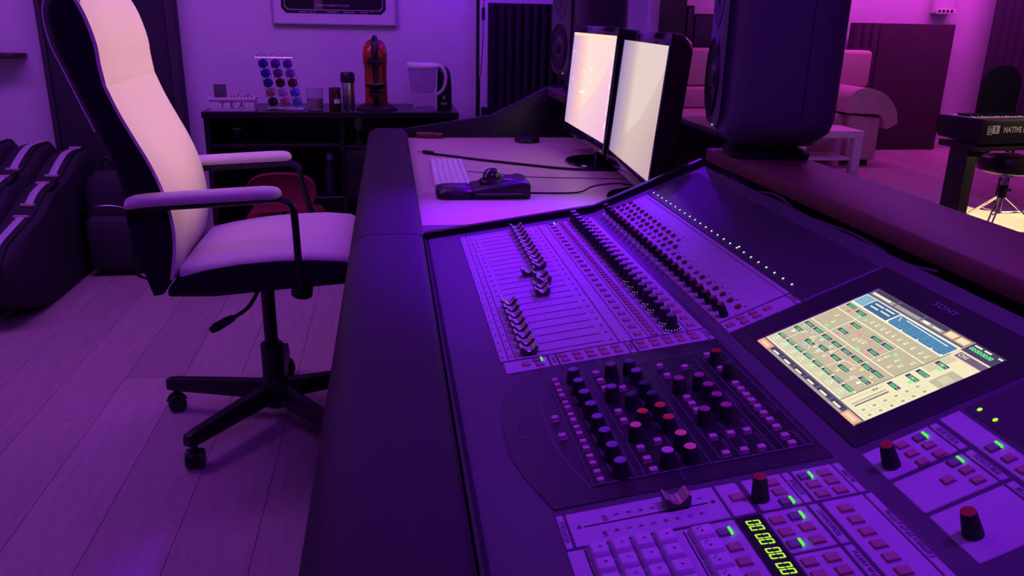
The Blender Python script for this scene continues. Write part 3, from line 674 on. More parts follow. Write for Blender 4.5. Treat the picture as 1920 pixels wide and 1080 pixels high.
# ================================================================== COMPUTER MONITORS
def wallpaper(name, hues, strength):
    m = bpy.data.materials.new(name); m.use_nodes = True; nt = m.node_tree; b = nt.nodes['Principled BSDF']
    b.inputs['Base Color'].default_value = (.02, .02, .02, 1); b.inputs['Roughness'].default_value = .35
    tc = nt.nodes.new('ShaderNodeTexCoord'); sp = nt.nodes.new('ShaderNodeSeparateXYZ'); nt.links.new(tc.outputs['Generated'], sp.inputs[0])
    def mth(op, a, c):
        n = nt.nodes.new('ShaderNodeMath'); n.operation = op
        for i, q in enumerate((a, c)):
            if isinstance(q, (int, float)): n.inputs[i].default_value = q
            else: nt.links.new(q, n.inputs[i])
        return n.outputs[0]
    u, v = sp.outputs['Y'], sp.outputs['Z']          # u: 0..1 across, v: 0..1 up
    cr = nt.nodes.new('ShaderNodeValToRGB'); nt.links.new(u, cr.inputs[0])
    els = cr.color_ramp.elements
    els[0].position = 0.0; els[0].color = (*hues[0], 1); els[1].position = 1.0; els[1].color = (*hues[3], 1)
    e = els.new(0.28); e.color = (*hues[1], 1); e = els.new(0.42); e.color = (*hues[2], 1)
    # dune: region under a slanted curve
    edge = mth('ADD', mth('MULTIPLY', mth('SUBTRACT', u, 0.12), 1.0), mth('MULTIPLY', mth('SINE', mth('MULTIPLY', u, 7.0), 0), 0.06))
    below = mth('GREATER_THAN', mth('SUBTRACT', edge, 0.05), v)
    soft = mth('MINIMUM', mth('MULTIPLY', below, mth('ADD', 0.35, mth('MULTIPLY', mth('SUBTRACT', edge, v), 0.9))), 0.95)
    mx = nt.nodes.new('ShaderNodeMix'); mx.data_type = 'RGBA'; nt.links.new(soft, mx.inputs[0]); nt.links.new(cr.outputs[0], mx.inputs[6]); mx.inputs[7].default_value = (*hues[4], 1)
    top = mth('GREATER_THAN', v, 0.972)
    mt = nt.nodes.new('ShaderNodeMix'); mt.data_type = 'RGBA'; nt.links.new(mth('MULTIPLY', top, hues[6]), mt.inputs[0]); nt.links.new(mx.outputs[2], mt.inputs[6]); mt.inputs[7].default_value = (*hues[5], 1)
    nt.links.new(mt.outputs[2], b.inputs['Emission Color']); b.inputs['Emission Strength'].default_value = strength
    return m
WP1 = wallpaper('wallpaper_pink', [(.56, .36, .72), (.96, .58, .50), (1.0, .76, .62), (1.0, .68, .64), (.90, .50, .72), (1.0, .80, .45), 0.85], 1.0)
WP2 = wallpaper('wallpaper_beige', [(.36, .26, .52), (.62, .46, .47), (.84, .68, .58), (.84, .66, .58), (.62, .42, .42), (.8, .66, .5), 0.0], 0.92)
def monitor(label, c, yaw, tilt, w, h, wp, bez, bez_top, bez_bot, depth, mside, icons=False, base_r=.125):
    t = thing('computer_monitor', label, 'monitor', (c[0]+.03, c[1], .7005), 0)
    # local frame of the panel: x out of the screen towards the chair, y to the viewer's right, z up
    n = V((-math.cos(yaw), -math.sin(yaw), 0)); r = V((math.sin(yaw), -math.cos(yaw), 0)); up = V((0, 0, 1))*math.cos(tilt) - n*math.sin(tilt); nn = r.cross(up)
    FM = frame(c, -nn if nn.dot(n) < 0 else nn, r, up)
    R_ = rrect(w+2*bez, h+bez_top+bez_bot, .014, 4, 0, (bez_top-bez_bot)/2)
    Ri = rrect(w+2*bez-.03, h+bez_top+bez_bot-.03, .03, 4, 0, (bez_top-bez_bot)/2)
    case = part('back_shell', G().loft([[(-depth, *p) for p in Ri], [(-depth*.45, *p) for p in R_], [(-.004, *p) for p in R_]]), mside, t, FM, ang=50)
    bz = G(); ow, ot, ob = w/2+bez, h/2+bez_top, -h/2-bez_bot
    bz.box(-.004, .004, -ow, -w/2, ob, ot).box(-.004, .004, w/2, ow, ob, ot).box(-.004, .004, -w/2, w/2, h/2, ot).box(-.004, .004, -w/2, w/2, ob, -h/2)
    part('bezel', bz, M_blackgloss, t, FM, bev=.002)
    sc = part('screen', G().box(-.003, .001, -w/2, w/2, -h/2, h/2), wp, t, FM, smooth=False)
    part('power_light', G().cyl((w/2-.02, ob+.008, .0), .002, .002, .002, 8, M=Matrix(((0, 0, 1, .003), (1, 0, 0, 0), (0, 1, 0, 0), (0, 0, 0, 1)))), emat('power_blue', (.5, .6, 1.0), 1.0), t, FM)
    if icons:
        ic = emat('icon_white', (1.0, .95, .95), 1.0)
        for (yy, zz, a, b) in [(-.27, .095, .004, .004), (-.24, .0, .003, .005), (-.08, .035, .003, .007), (.02, .05, .006, .008), (.03, .01, .005, .006), (-.09, -.035, .022, .004), (-.05, -.032, .012, .005),
                               (.27, .10, .004, .008), (.275, .05, .003, .010), (.272, .01, .003, .008), (.28, -.03, .003, .008), (.27, -.07, .003, .006), (.275, -.11, .004, .010)]:
            part('screen_icon', G().box(.001, .0014, yy-a, yy+a, zz-b, zz+b), ic, sc, FM, smooth=False)
    part('stand_neck', G().box(c[0]+.035, c[0]+.060, c[1]-.030, c[1]+.030, .709, c[2]-.05), M_blackgloss, t, bev=.004)
    part('stand_base', G().lathe([(base_r*.98, 0), (base_r, .004), (base_r*.97, .008), (.02, .012)], 36, c=(c[0]+.045, c[1], .7007), sx=.9, sy=1.05), M_blackgloss, t)
    return t
M_mside = mat('monitor_side_red_black', (0.035, 0.012, 0.014), 0.2)
monitor('black computer monitor with a bright pink dune wallpaper and white desktop icons', (.673, 2.775, .972), 0.0, .077, .597, .323, WP1, .014, .026, .034, .045, M_blackgloss, True)
monitor('black computer monitor with an empty beige dune wallpaper and glossy rounded frame', (.662, 2.174, .962), -.076, .087, .530, .324, WP2, .016, .030, .036, .055, M_mside, False, .12)

# ================================================================== THINGS ON THE DESK
ZD = .7006
kb = thing('computer_keyboard', 'flat white computer keyboard lying on the pale desktop', 'keyboard', (.185, 2.60, ZD), -.02)
KW = T(.185, 2.60, ZD) @ RZ(-.02)
part('base', G().box(-.057, .057, -.235, .235, 0, .006), mat('keyboard_aluminium', (.62, .6, .62), .35, metal=.3), kb, KW, bev=.002)
mk = mat('keyboard_keys', (.80, .76, .80), .45)
nk = 24; ky = .452/nk
keyme = {}
for row in range(6):
    cx = -.046+row*.0185; hx = .0082 if row < 5 else .0055
    yy = -.226
    while yy < .225:
        l = ky
        if row == 0 and -.02 < yy < .02: l = ky*5
        if yy+l > .227: break
        k_ = (round(l, 4), hx)
        if k_ not in keyme: keyme[k_] = mesh('key', G().box(-hx, hx, .0009, l-.0009, 0, .0030), mk, bev=.0008, seg=1, smooth=False)
        inst('key', keyme[k_], kb, KW @ T(cx, yy, .006)); yy += l
tb = thing('trackball_mouse', 'black trackball with a large ball and padded wrist rest on the desk', 'trackball', (.26, 2.25, ZD), 0)
TW = T(.26, 2.255, ZD)
wr = [[(x_, y_*s, z_*s+.001) for (y_, z_) in [(-.062, 0), (-.064, .012), (-.052, .024), (-.02, .028), (.02, .028), (.052, .024), (.064, .012), (.062, 0)]] for x_, s in [(-.138, .55), (-.132, .85), (-.115, 1.0), (-.05, 1.0), (-.038, .9)]]
part('wrist_rest', G().loft(wr), mat('wrist_rest_vinyl', (.02, .02, .022), .35), tb, TW, ang=60)
bw = [[(x_, y_, 0) for y_ in (-.064, .064)][::-1] + [(x_, -.064, z_), (x_, -.050, z_+.006), (x_, .050, z_+.006), (x_, .064, z_)] for x_, z_ in [(-.040, .022), (.03, .034), (.10, .046), (.122, .040)]]
part('body', G().loft([[r[1], r[2], r[3], r[4], r[5], r[0]] for r in bw]), M_black, tb, TW, bev=.004)
part('grey_trim', G().box(-.03, .10, -.0655, -.063, .014, .017, M=Matrix.Identity(4)).box(.05, .10, -.030, -.012, .046, .048), mat('trim_grey', (.2, .19, .21), .4), tb, TW)
part('scroll_ring', G().lathe([(.036, .034), (.038, .040), (.034, .046), (.030, .047)], 30, c=(.02, 0, 0)), M_black, tb, TW)
part('ball', G().sph((.02, 0, .050), .0275, 24, 14), mat('ball_dark', (.03, .025, .03), .08, coat=.6), tb, TW)
cabs = [('black cable with a jack plug lying across the desk towards the monitors', [(.128, 2.975, ZD+.0046), (.211, 2.906, ZD+.0046), (.30, 2.83, ZD+.0046), (.478, 2.700, ZD+.0046), (.56, 2.645, ZD+.0046), (.64, 2.618, ZD+.0046), (.80, 2.60, ZD+.0046)], .0042, M_blackm),
        ('thin black cable running from the trackball to the monitor stand', [(.385, 2.265, ZD+.0025), (.478, 2.255, ZD+.0025), (.54, 2.262, ZD+.004), (.585, 2.285, ZD+.0155), (.66, 2.322, ZD+.0155), (.72, 2.36, ZD+.004), (.80, 2.40, ZD+.0025)], .0024, M_blackm),
        ('thin pale cable running from the white keyboard behind the monitors', [(.246, 2.62, ZD+.0015), (.316, 2.58, ZD+.0015), (.444, 2.51, ZD+.0015), (.60, 2.485, ZD+.0015), (.80, 2.45, ZD+.0015)], .0014, mat('cable_grey', (.14, .12, .13), .6))]
for lab, pts, r, m in cabs:
    o = thing('cable', lab, 'cable', (pts[0][0], pts[0][1], ZD))
    part('cord', G().tube(smooth_path(pts, 8), r, 8), m, o)
    if 'jack' in lab:
        part('plug', G().tube([(.118, 2.985, ZD+.0078), (.150, 2.956, ZD+.0078)], .0072, 10), M_black, o); part('plug_tip', G().tube([(.098, 3.002, ZD+.006), (.118, 2.985, ZD+.0065)], .0025, 8), M_steel, o)
h_ = thing('leather_handle', 'brown cylindrical handle lying at the far edge of the desktop', 'handle', (.165, 3.395, ZD))
part('grip', G().tube([(.108, 3.400, ZD+.013), (.175, 3.385, ZD+.013)], .0125, 12), mat('brown_leather', (.14, .045, .035), .5), h_)
part('cap', G().tube([(.177, 3.3845, ZD+.012), (.212, 3.377, ZD+.012)], .0115, 12), mat('brown_cap', (.10, .04, .035), .35), h_)
tag(part('desk_puck', G().lathe([(.05, 0), (.052, .008), (.048, .018), (.02, .021)], 24, c=(.55, 3.28, ZD)), M_black), 'low round black object on the desktop below the far speaker', 'black puck')
o = thing('headphone_knob', 'small black rounded knob standing on the desk frame behind the faders', 'knob', (.307, 1.825, .6986))
part('base', G().lathe([(.014, 0), (.014, .018), (.012, .022)], 16, c=(.307, 1.825, .6986)), M_black, o)
part('cap', G().lathe([(.018, .020), (.021, .026), (.018, .034), (.006, .038)], 18, c=(.307, 1.825, .6986)), M_black, o)

# ================================================================== OFFICE CHAIR
CX, CY = -.368, 2.315
ch = thing('office_chair', 'tall office chair with white padded front, black sides and white armrests', 'office chair', (CX, CY, 0))
Y0, Y1 = 2.055, 2.555
def CW(): return Matrix.Identity(4)
SKEW = -.045   # far side sits slightly further back
def sk(x, y): return x + (y-Y0)*SKEW
back_p = [(-.762, 1.165), (-.757, 1.107), (-.738, 1.050), (-.713, .977), (-.688, .905), (-.666, .840), (-.652, .760), (-.637, .682), (-.622, .600), (-.606, .530), (-.596, .492)]
front_p = [(-.668, 1.170), (-.652, 1.107), (-.649, 1.060), (-.643, 1.010), (-.622, .952), (-.592, .885), (-.565, .826), (-.543, .761), (-.531, .700), (-.528, .653), (-.532, .600), (-.545, .535), (-.562, .494)]
top_p = [(-.757, 1.195), (-.742, 1.218), (-.718, 1.226), (-.694, 1.212)]
def shell_ring(y, inset=0.0, dz=0.0):
    pts = list(reversed(back_p)) + top_p + front_p
    cx = -.64
    return [(sk(p[0], y) - (0.021 if i >= len(back_p)+len(top_p) else 0) + (inset if p[0] < cx else -inset), y, p[1]-(inset if p[1] > 1.15 else 0)) for i, p in enumerate(pts)]
rings = [shell_ring(Y0, .010), shell_ring(Y0+.008, .002), shell_ring(Y0+.02), shell_ring(Y1-.02), shell_ring(Y1-.008, .002), shell_ring(Y1, .010)]
part('back_shell', G().loft(rings), M_fabric, ch, ang=40)
def cushion(name, pf, th, parent=ch, crown=.0, ny=10, mt=M_white):
    # strip of padding on the front profile pf (x, z), wrapped round the sides
    rings = []
    n = len(pf)
    for j in range(ny+1):
        a = j/ny; y = Y0-.004 + (Y1-Y0+.008)*a
        e = min(a, 1-a)*2; rnd = math.sqrt(max(0, 1-(1-min(1, e*4.5))**2))
        off = th*(.4+.6*rnd) + crown*math.sin(PI*a)
        fr = []; bk = []
        for i, p in enumerate(pf):
            q0, q1 = pf[max(i-1, 0)], pf[min(i+1, n-1)]
            tx, tz = q1[0]-q0[0], q1[1]-q0[1]; l = math.hypot(tx, tz); nx, nz = -tz/l, tx/l
            if nx < 0 and abs(nx) > .5: nx, nz = -nx, -nz
            ends = 1.0 if 0 < i < n-1 else .85
            fr.append((sk(p[0], y)+nx*off*ends-.012, y, p[1]+nz*off*ends)); bk.append((sk(p[0], y)-.016, y, p[1]))
        rings.append(fr+bk[::-1])
    return part(name, G().loft(rings), mt, parent, ang=50)
def dens(p, n=4): return [(q.x, q.z) for q in smooth_path([(a, 0, b) for a, b in p], n)]
cushion('headrest_cushion', dens([(-.742, 1.222), (-.716, 1.230), (-.690, 1.214), (-.668, 1.170), (-.652, 1.107), (-.649, 1.060), (-.6435, 1.0105)]), .012)
cushion('backrest_cushion', dens([(-.6425, 1.010), (-.622, .952), (-.592, .885), (-.565, .826), (-.543, .761), (-.531, .700), (-.528, .653), (-.533, .600), (-.546, .535)]), .010)
pip = smooth_path([(-.603+.0, Y0, .76-.0)], 1)
part('piping', G().tube(smooth_path([(-.690, Y0-.003, .905), (-.716, Y0-.003, .977), (-.741, Y0-.003, 1.05), (-.760, Y0-.003, 1.107), (-.766, Y0-.003, 1.165), (-.758, Y0-.003, 1.198), (-.742, Y0-.003, 1.221), (-.718, Y0-.003, 1.229)], 4), .0019, 6), M_white, ch)
# seat: cushion + black pan
def seat_ring(y, inset):
    pts = [(-.548, .545), (-.545, .556), (-.48, .570), (-.39, .584), (-.30, .592), (-.20, .594), (-.13, .588), (-.095, .570), (-.085, .545)]
    return [(min(max(p[0], -.548+inset), -.085-inset), y, p[1]-inset*.9) for p in pts]
part('seat_cushion', G().loft([seat_ring(Y0+.004, .020), seat_ring(Y0+.010, .008), seat_ring(Y0+.03, 0), seat_ring(2.3, -.004), seat_ring(Y1-.03, 0), seat_ring(Y1-.010, .008), seat_ring(Y1-.004, .020)]), M_white, ch, ang=60)
sp_ = [(-.575, .487), (-.570, .512), (-.545, .537), (-.48, .556), (-.39, .570), (-.30, .577), (-.20, .578), (-.13, .572), (-.088, .555), (-.078, .530), (-.085, .512), (-.26, .500), (-.46, .484)]
part('seat_pan', G().prism(sp_, Y0, Y1), M_fabric, ch, bev=.008)
# armrests
for side, y, dx in ((0, Y0-.02, 0.0), (1, Y1+.035, -.035)):
    pts = [(-.640+dx, y, .732), (-.60+dx, y, .740), (-.52+dx, y, .7455), (-.40+dx, y, .752), (-.32+dx, y, .756), (-.272+dx, y, .756)]
    rg = []
    for i, (px_, py_, pz_) in enumerate(smooth_path(pts, 4)):
        a = i/20; e = min(a*7, (1-a)*6, 1); s = .35+.65*math.sqrt(max(0, 1-(1-e)**2))
        rg.append([(px_, py_+.034*s*math.cos(q), pz_+.019*s*math.sin(q)*(1.0 if math.sin(q) > 0 else .7)) for q in [2*PI*k/14 for k in range(14)]])
    part('armrest_pad', G().loft(rg), M_white, ch, ang=70)
    yy = y + (.012 if side == 0 else -.012)
    rod = smooth_path([(-.60+dx, yy, .722), (-.45+dx, yy, .730), (-.30+dx, yy, .740), (-.268+dx, yy, .737), (-.250+dx, yy, .722), (-.245+dx, yy, .690), (-.243+dx*.5, yy, .60), (-.240, yy, .515)], 5)
    part('arm_frame', G().tube(rod, .0095, 8, flat=1.0), M_black, ch)
part('back_bracket', G().prism([(-.600, .487), (-.560, .470), (-.40, .470), (-.40, .500), (-.56, .51), (-.62, .56)], 2.22, 2.39), M_black, ch, bev=.006)
part('tilt_mechanism', G().box(-.47, -.25, CY-.09, CY+.09, .445, .492), M_black, ch, bev=.01)
part('tension_knob', G().lathe([(.030, 0), (.032, .010), (.030, .058), (.024, .064)], 20, M=T(-.262, CY-.02, .460) @ RX(PI) @ RY(-.12)), M_black, ch)
lv = part('height_lever', G().tube(smooth_path([(-.375, 2.23, .452), (-.385, 2.19, .432), (-.405, 2.17, .408), (-.440, 2.15, .390)], 5), .0055, 8), M_black, ch)
part('lever_grip', G().tube([(-.436, 2.152, .392), (-.455, 2.145, .384), (-.482, 2.135, .371), (-.496, 2.130, .363)], [.009, .012, .0125, .008], 10), M_black, lv)
part('gas_column', G().cyl((CX, CY, .245), .0195, .0195, .21, 20), M_black, ch)
part('column_sleeve', G().lathe([(.030, .045), (.033, .060), (.033, .245), (.029, .250), (.020, .251)], 24, c=(CX, CY, 0)), M_black, ch)
part('base_hub', G().lathe([(.036, .050), (.042, .075), (.042, .125), (.034, .140)], 20, c=(CX, CY, 0)), M_black, ch)
for k in range(5):
    a = math.radians(-124+72*k); d = V((math.cos(a), math.sin(a), 0)); n = V((-d.y, d.x, 0)); Rr = .335
    def ringat(r, w, z0, z1):
        c = V((CX, CY, 0))+d*r
        return [tuple(c-n*w+V((0, 0, z0))), tuple(c+n*w+V((0, 0, z0))), tuple(c+n*w*.75+V((0, 0, z1))), tuple(c-n*w*.75+V((0, 0, z1)))]
    lg = part('base_leg', G().loft([ringat(.03, .024, .070, .125), ringat(.18, .021, .071, .118), ringat(.315, .0185, .070, .110), ringat(.348, .0165, .072, .106)]), M_black, ch, bev=.004)
    cpos = V((CX, CY, 0)) + d*.325
    cw = Matrix.Translation(cpos) @ RZ(a+.6)
    cs = part('caster', G().cyl((0, 0, 0), .027, .027, .020, 18, M=T(0, -.003, .027) @ RX(PI/2)).cyl((0, 0, 0), .027, .027, .020, 18, M=T(0, .023, .027) @ RX(PI/2)), M_black, lg, cw, bev=.003)
    lg2 = G().prism([(p[0], p[1]) for p in arc(0, .027, .031, 10, 170, 8)], -.0025, .0025, 'y').cyl((0, 0, .055), .009, .009, .022, 10)
    part('caster_hood', lg2, M_black, lg, cw)

# ================================================================== BACK WALL, LEFT SIDE
ap = thing('acoustic_board', 'tall dark fabric acoustic panel standing against the wall behind the office chair', 'acoustic panel', (-1.295, 4.25, 0))
part('fabric_face', G().box(-1.575, -1.035, 4.205, 4.285, .02, 2.3), mat('charcoal_fabric', (.035, .030, .040), .95, bump=.5, bscale=400, var=.15, vscale=5), ap, bev=.008)
part('frame', G().box(-1.60, -1.577, 4.20, 4.29, 0, 2.32).box(-1.033, -.992, 4.20, 4.29, 0, 2.32).box(-1.577, -1.033, 4.20, 4.29, 2.302, 2.32).box(-1.577, -1.033, 4.20, 4.29, 0, .018), mat('panel_frame', (.045, .038, .05), .8), ap, bev=.003)
sh = thing('wall_shelf', 'dark brown board shelf fixed to the purple wall above the gig bags', 'shelf', (-2.0, 4.29, .955))
part('board', G().box(-2.45, -1.70, 4.16, 4.299, .957, .979), mat('shelf_wood', (.05, .025, .02), .5, var=.2, vscale=20), sh, bev=.003)
for xx in (-2.3, -2.05): part('bracket', G().box(xx, xx+.02, 4.19, 4.298, .935, .957).box(xx, xx+.02, 4.28, 4.298, .83, .957), M_black, sh)

M_bag = mat('gig_bag_nylon', (.022, .020, .026), .8, bump=.5, bscale=350, var=.2, vscale=8)
M_strap = mat('pale_webbing', (.46, .42, .48), .8, bump=.4, bscale=600)
def gig_bag(label, x0, x1, dy, dz):
    t = thing('gig_bag', label, 'gig bag', ((x0+x1)/2, 3.75+dy, 0), 0, 'gig bags lying on their sides')
    top = [(3.10, .20), (3.115, .275), (3.20, .325), (3.32, .352), (3.44, .375), (3.52, .405), (3.60, .442), (3.70, .462), (3.80, .475), (3.90, .520), (4.00, .548), (4.12, .548), (4.17, .51)]
    ol = [(3.52, .0), (3.38, .012), (3.24, .06), (3.13, .13)] + top + [(4.18, .38), (4.12, .20), (4.06, .06), (4.0, .0)]
    ol = [(a+dy, b if b < .05 else b+dz) for a, b in ol]
    w = x1-x0; cyy = sum(p[0] for p in ol)/len(ol); czz = .25
    def rg(x, s): return [(x, cyy+(p[0]-cyy)*s, max(.001, czz+(p[1]-czz)*s)) for p in ol]
    part('bag_body', G().loft([rg(x0, .93), rg(x0+.012, .985), rg(x0+.03, 1), rg(x1-.03, 1), rg(x1-.012, .985), rg(x1, .93)]), M_bag, t, ang=45)
    part('zip', G().tube(smooth_path([(x1-.030, p[0]+dy, p[1]+dz+.004) for p in top], 3), .004, 6), M_black, t)
    cx = (x0+x1)/2
    for seg in ([1, 2, 3, 4], [5, 6, 7], [8, 9, 10, 11]):
        pts = [(cx, top[i][0]+dy, top[i][1]+dz+.004) for i in seg]
        part('webbing_strap', G().tube(smooth_path(pts, 4), .016, 8, flat=.22), M_strap, t)
        for e in (pts[0], pts[-1]): part('strap_end', G().box(e[0]-.028, e[0]+.028, e[1]-.006, e[1]+.006, e[2]-.003, e[2]+.008), mat('strap_stitch', (.5, .44, .40), .8), t, bev=.002)
    part('carry_handle', G().tube(smooth_path([(cx+.04, 3.62+dy, .440+dz), (cx+.055, 3.64+dy, .470+dz), (cx+.055, 3.70+dy, .480+dz), (cx+.04, 3.73+dy, .462+dz)], 5), .011, 8), M_black, t)
gig_bag('black gig bag with pale webbing straps lying next to the black backpack', -1.555, -1.415, 0, 0)
gig_bag('black gig bag with pale webbing straps between two other gig bags', -1.71, -1.57, .0, .03)
gig_bag('black gig bag with pale webbing straps, furthest from the backpack', -1.865, -1.725, -.02, .045)

bp = thing('backpack', 'black backpack standing on the floor beside the gig bags', 'backpack', (-1.254, 3.93, 0))
rg = []
for z_, w_, d_, dx_ in [(.002, .20, .16, 0), (.02, .25, .20, 0), (.12, .265, .215, -.004), (.26, .262, .20, -.008), (.36, .245, .18, -.014), (.44, .20, .14, -.02), (.475, .13, .09, -.022), (.485, .05, .03, -.022)]:
    rg.append([(-1.264+dx_+p[0], 3.95+p[1], z_) for p in rrect(w_, d_, min(w_, d_)*.38, 5)])
part('main_compartment', G().loft(rg), M_bag, bp, ang=60)
rg = []
for z_, w_, d_ in [(.03, .17, .03), (.05, .20, .055), (.20, .20, .06), (.26, .19, .05), (.285, .15, .02)]:
    rg.append([(-1.289+p[0], 3.845+p[1], z_) for p in rrect(w_, d_, d_*.4, 4)])
part('front_pocket', G().loft(rg), mat('pocket_nylon', (.032, .029, .038), .75, bump=.4, bscale=350), bp, ang=60)
part('shoulder_strap', G().tube(smooth_path([(-1.209, 3.86, .44), (-1.169, 3.84, .36), (-1.159, 3.83, .22), (-1.179, 3.84, .10), (-1.189, 3.86, .03)], 5), .020, 8, flat=.35), M_black, bp)
part('loop_handle', G().tube(smooth_path([(-1.314, 3.93, .47), (-1.309, 3.92, .525), (-1.279, 3.92, .535), (-1.254, 3.93, .475)], 5), .009, 8), M_black, bp)
part('hanging_strap', G().tube(smooth_path([(-1.209, 3.86, .05), (-1.194, 3.84, .012), (-1.164, 3.80, .005), (-1.129, 3.77, .005)], 5), .008, 6, flat=.4), M_black, bp)
part('zip', G().tube(smooth_path([(-1.389, 3.842, .31), (-1.324, 3.826, .335), (-1.244, 3.826, .335), (-1.179, 3.842, .31)], 5), .003, 6), M_steel, bp)

# red swivel chair in front of the cabinet
rc = thing('red_chair', 'low chair with dark red oval backrest in front of the black cabinet', 'chair', (-.48, 3.62, 0))
M_redf = mat('dark_red_fabric', (.20, .015, .028), .85, bump=.3, bscale=500)
ov = [(-.48+.15*math.copysign(abs(math.cos(a))**.75, math.cos(a)), .435+.085*math.copysign(abs(math.sin(a))**.8, math.sin(a))) for a in [2*PI*k/28 for k in range(28)]]
part('backrest', G().loft([[(-.48+(p[0]+.48)*s, yy, .435+(p[1]-.435)*s) for p in ov] for yy, s in [(3.60, .90), (3.592, .97), (3.61, 1.0), (3.63, 1.0), (3.642, .93)]]), M_redf, rc, ang=60)
part('seat', G().loft([[(-.48+p[0]*s, 3.735+p[1]*s, z_) for p in rrect(.34, .30, .10, 6)] for z_, s in [(.270, .92), (.285, 1.0), (.310, 1.0), (.325, .93)]]), M_redf, rc, ang=60)
part('back_stem', G().tube(smooth_path([(-.48, 3.635, .42), (-.48, 3.655, .30), (-.48, 3.70, .265), (-.48, 3.735, .262)], 5), .011, 8), M_black, rc)
part('column', G().cyl((-.48, 3.735, .06), .022, .018, .21, 14), M_black, rc)
for k in range(5):
    a = 2*PI*k/5+.3
    lg = part('leg', G().tube([(-.48, 3.735, .085), (-.48+.14*math.cos(a), 3.735+.14*math.sin(a), .06)], [.018, .012], 8), M_black, rc)
    part('caster', G().sph((-.48+.14*math.cos(a), 3.735+.14*math.sin(a), .024), .0235, 12, 8), M_black, lg)

# ================================================================== CABINET AND WHAT STANDS ON IT
cb = thing('sideboard', 'low black open-fronted cabinet along the back wall under the coffee machine', 'cabinet', (-.262, 4.08, 0))
M_cab = mat('cabinet_black', (.010, .009, .012), .28)
def cpart(n, *b): part(n, G().box(*b), M_cab, cb, bev=.002, seg=1)
cpart('top_board', -.845, .322, 3.885, 4.285, .722, .750)
cpart('side_panel', -.840, -.815, 3.895, 4.280, 0, .722); cpart('side_panel', .292, .317, 3.895, 4.280, 0, .722)
cpart('divider', -.235, -.213, 3.905, 4.272, .06, .722)
cpart('back_panel', -.815, .292, 4.272, 4.280, .06, .722)
for x0, x1, z in [(-.815, -.235, .582), (-.815, -.235, .33), (-.213, .292, .575), (-.213, .292, .33), (-.815, .292, .045)]: cpart('shelf', x0, x1, 3.905, 4.272, z, z+.018)
part('drawer_front', G().box(-.210, .289, 3.892, 3.905, .350, .573), M_cab, cb, bev=.002)
mug = thing('mug', 'dark mug with a pale rim inside the open cabinet', 'mug', (-.728, 4.05, .600))
part('cup', G().lathe([(.022, .0), (.024, .004), (.024, .052), (.021, .052), (.020, .006), (.004, .005)], 20, c=(-.728, 4.05, .6005)), M_black, mug)
part('rim', G().lathe([(.021, .052), (.0245, .052), (.0245, .056), (.021, .056)], 20, c=(-.728, 4.05, .6005)), M_whitep, mug)
part('handle', G().tube(smooth_path([(-.704, 4.05, .645), (-.688, 4.05, .64), (-.688, 4.05, .618), (-.704, 4.05, .612)], 4), .004, 6), M_black, mug)
vs_ = thing('glass_jar', 'small pale glass jar on the middle shelf inside the cabinet', 'jar', (-.293, 4.0, .348))
part('glass', G().lathe([(.022, 0), (.026, .02), (.026, .12), (.018, .145), (.018, .16)], 18, c=(-.293, 4.0, .3485)), mat('dark_glass', (.03, .025, .04), .2), vs_)
part('stopper', G().lathe([(.014, .16), (.018, .17), (.016, .195), (.008, .205)], 16, c=(-.293, 4.0, .3485)), mat('stopper', (.32, .28, .36), .4), vs_)
wg = thing('wine_glass', 'tall clear glass on the upper shelf inside the cabinet', 'glass', (-.155, 4.0, .593))
part('bowl', G().lathe([(.004, .055), (.022, .068), (.026, .095), (.022, .122), (.021, .122), (.024, .095), (.020, .070), (.003, .058)], 18, c=(-.155, 4.0, .5935)), mat('clear_glass', (.8, .78, .85), .05, trans=.85), wg)
part('stem', G().lathe([(.022, 0), (.022, .002), (.003, .005), (.003, .056)], 14, c=(-.155, 4.0, .5935)), bpy.data.materials['clear_glass'], wg)

ZT = .7503
tea = thing('tea_box', 'white wooden box lettered TEA on the cabinet top', 'box', (-.71, 3.95, ZT))
M_teaw = mat('white_washed_wood', (.62, .56, .60), .7, var=.1, vscale=20)
part('box_body', G().box(-.808, -.612, 3.905, 3.912, ZT, .806).box(-.808, -.612, 3.983, 3.990, ZT, .806).box(-.808, -.801, 3.912, 3.983, ZT, .806).box(-.619, -.612, 3.912, 3.983, ZT, .806).box(-.801, -.619, 3.912, 3.983, ZT, .757), M_teaw, tea, bev=.0012)
part('rim', G().box(-.814, -.606, 3.899, 3.906, .800, .812).box(-.814, -.606, 3.989, 3.996, .800, .812).box(-.814, -.807, 3.906, 3.989, .800, .812).box(-.613, -.606, 3.906, 3.989, .800, .812), M_teaw, tea, bev=.001)
M_teap = mat('tea_print', (.10, .05, .12), .7)
for c_, x_ in (('T', -.752), ('E', -.710), ('A', -.668)): text('letter', c_, M_teap, tea, T(x_, 3.9045, .777) @ RX(PI/2), size=.038, depth=.0003, bold=.0004)
tag(part('tea_card', G().box(-.789, -.735, 3.93, 3.938, .7575, .868), mat('dark_green_card', (.07, .09, .09), .6), bev=.001), 'small dark green packet sticking up out of the TEA box', 'packet')
for k in range(7):
    o = part('tea_bag', G().box(-.724+k*.0145, -.714+k*.0145, 3.915, 3.978, .7575, .818+.004*(k % 3)), mat('tea_paper_%d' % k, random.choice([(.5, .34, .3), (.45, .3, .38), (.55, .42, .34)]), .8), bev=.001)
    tag(o, 'thin paper tea bag standing in the TEA box', 'tea bag', 'tea bags in the TEA box')

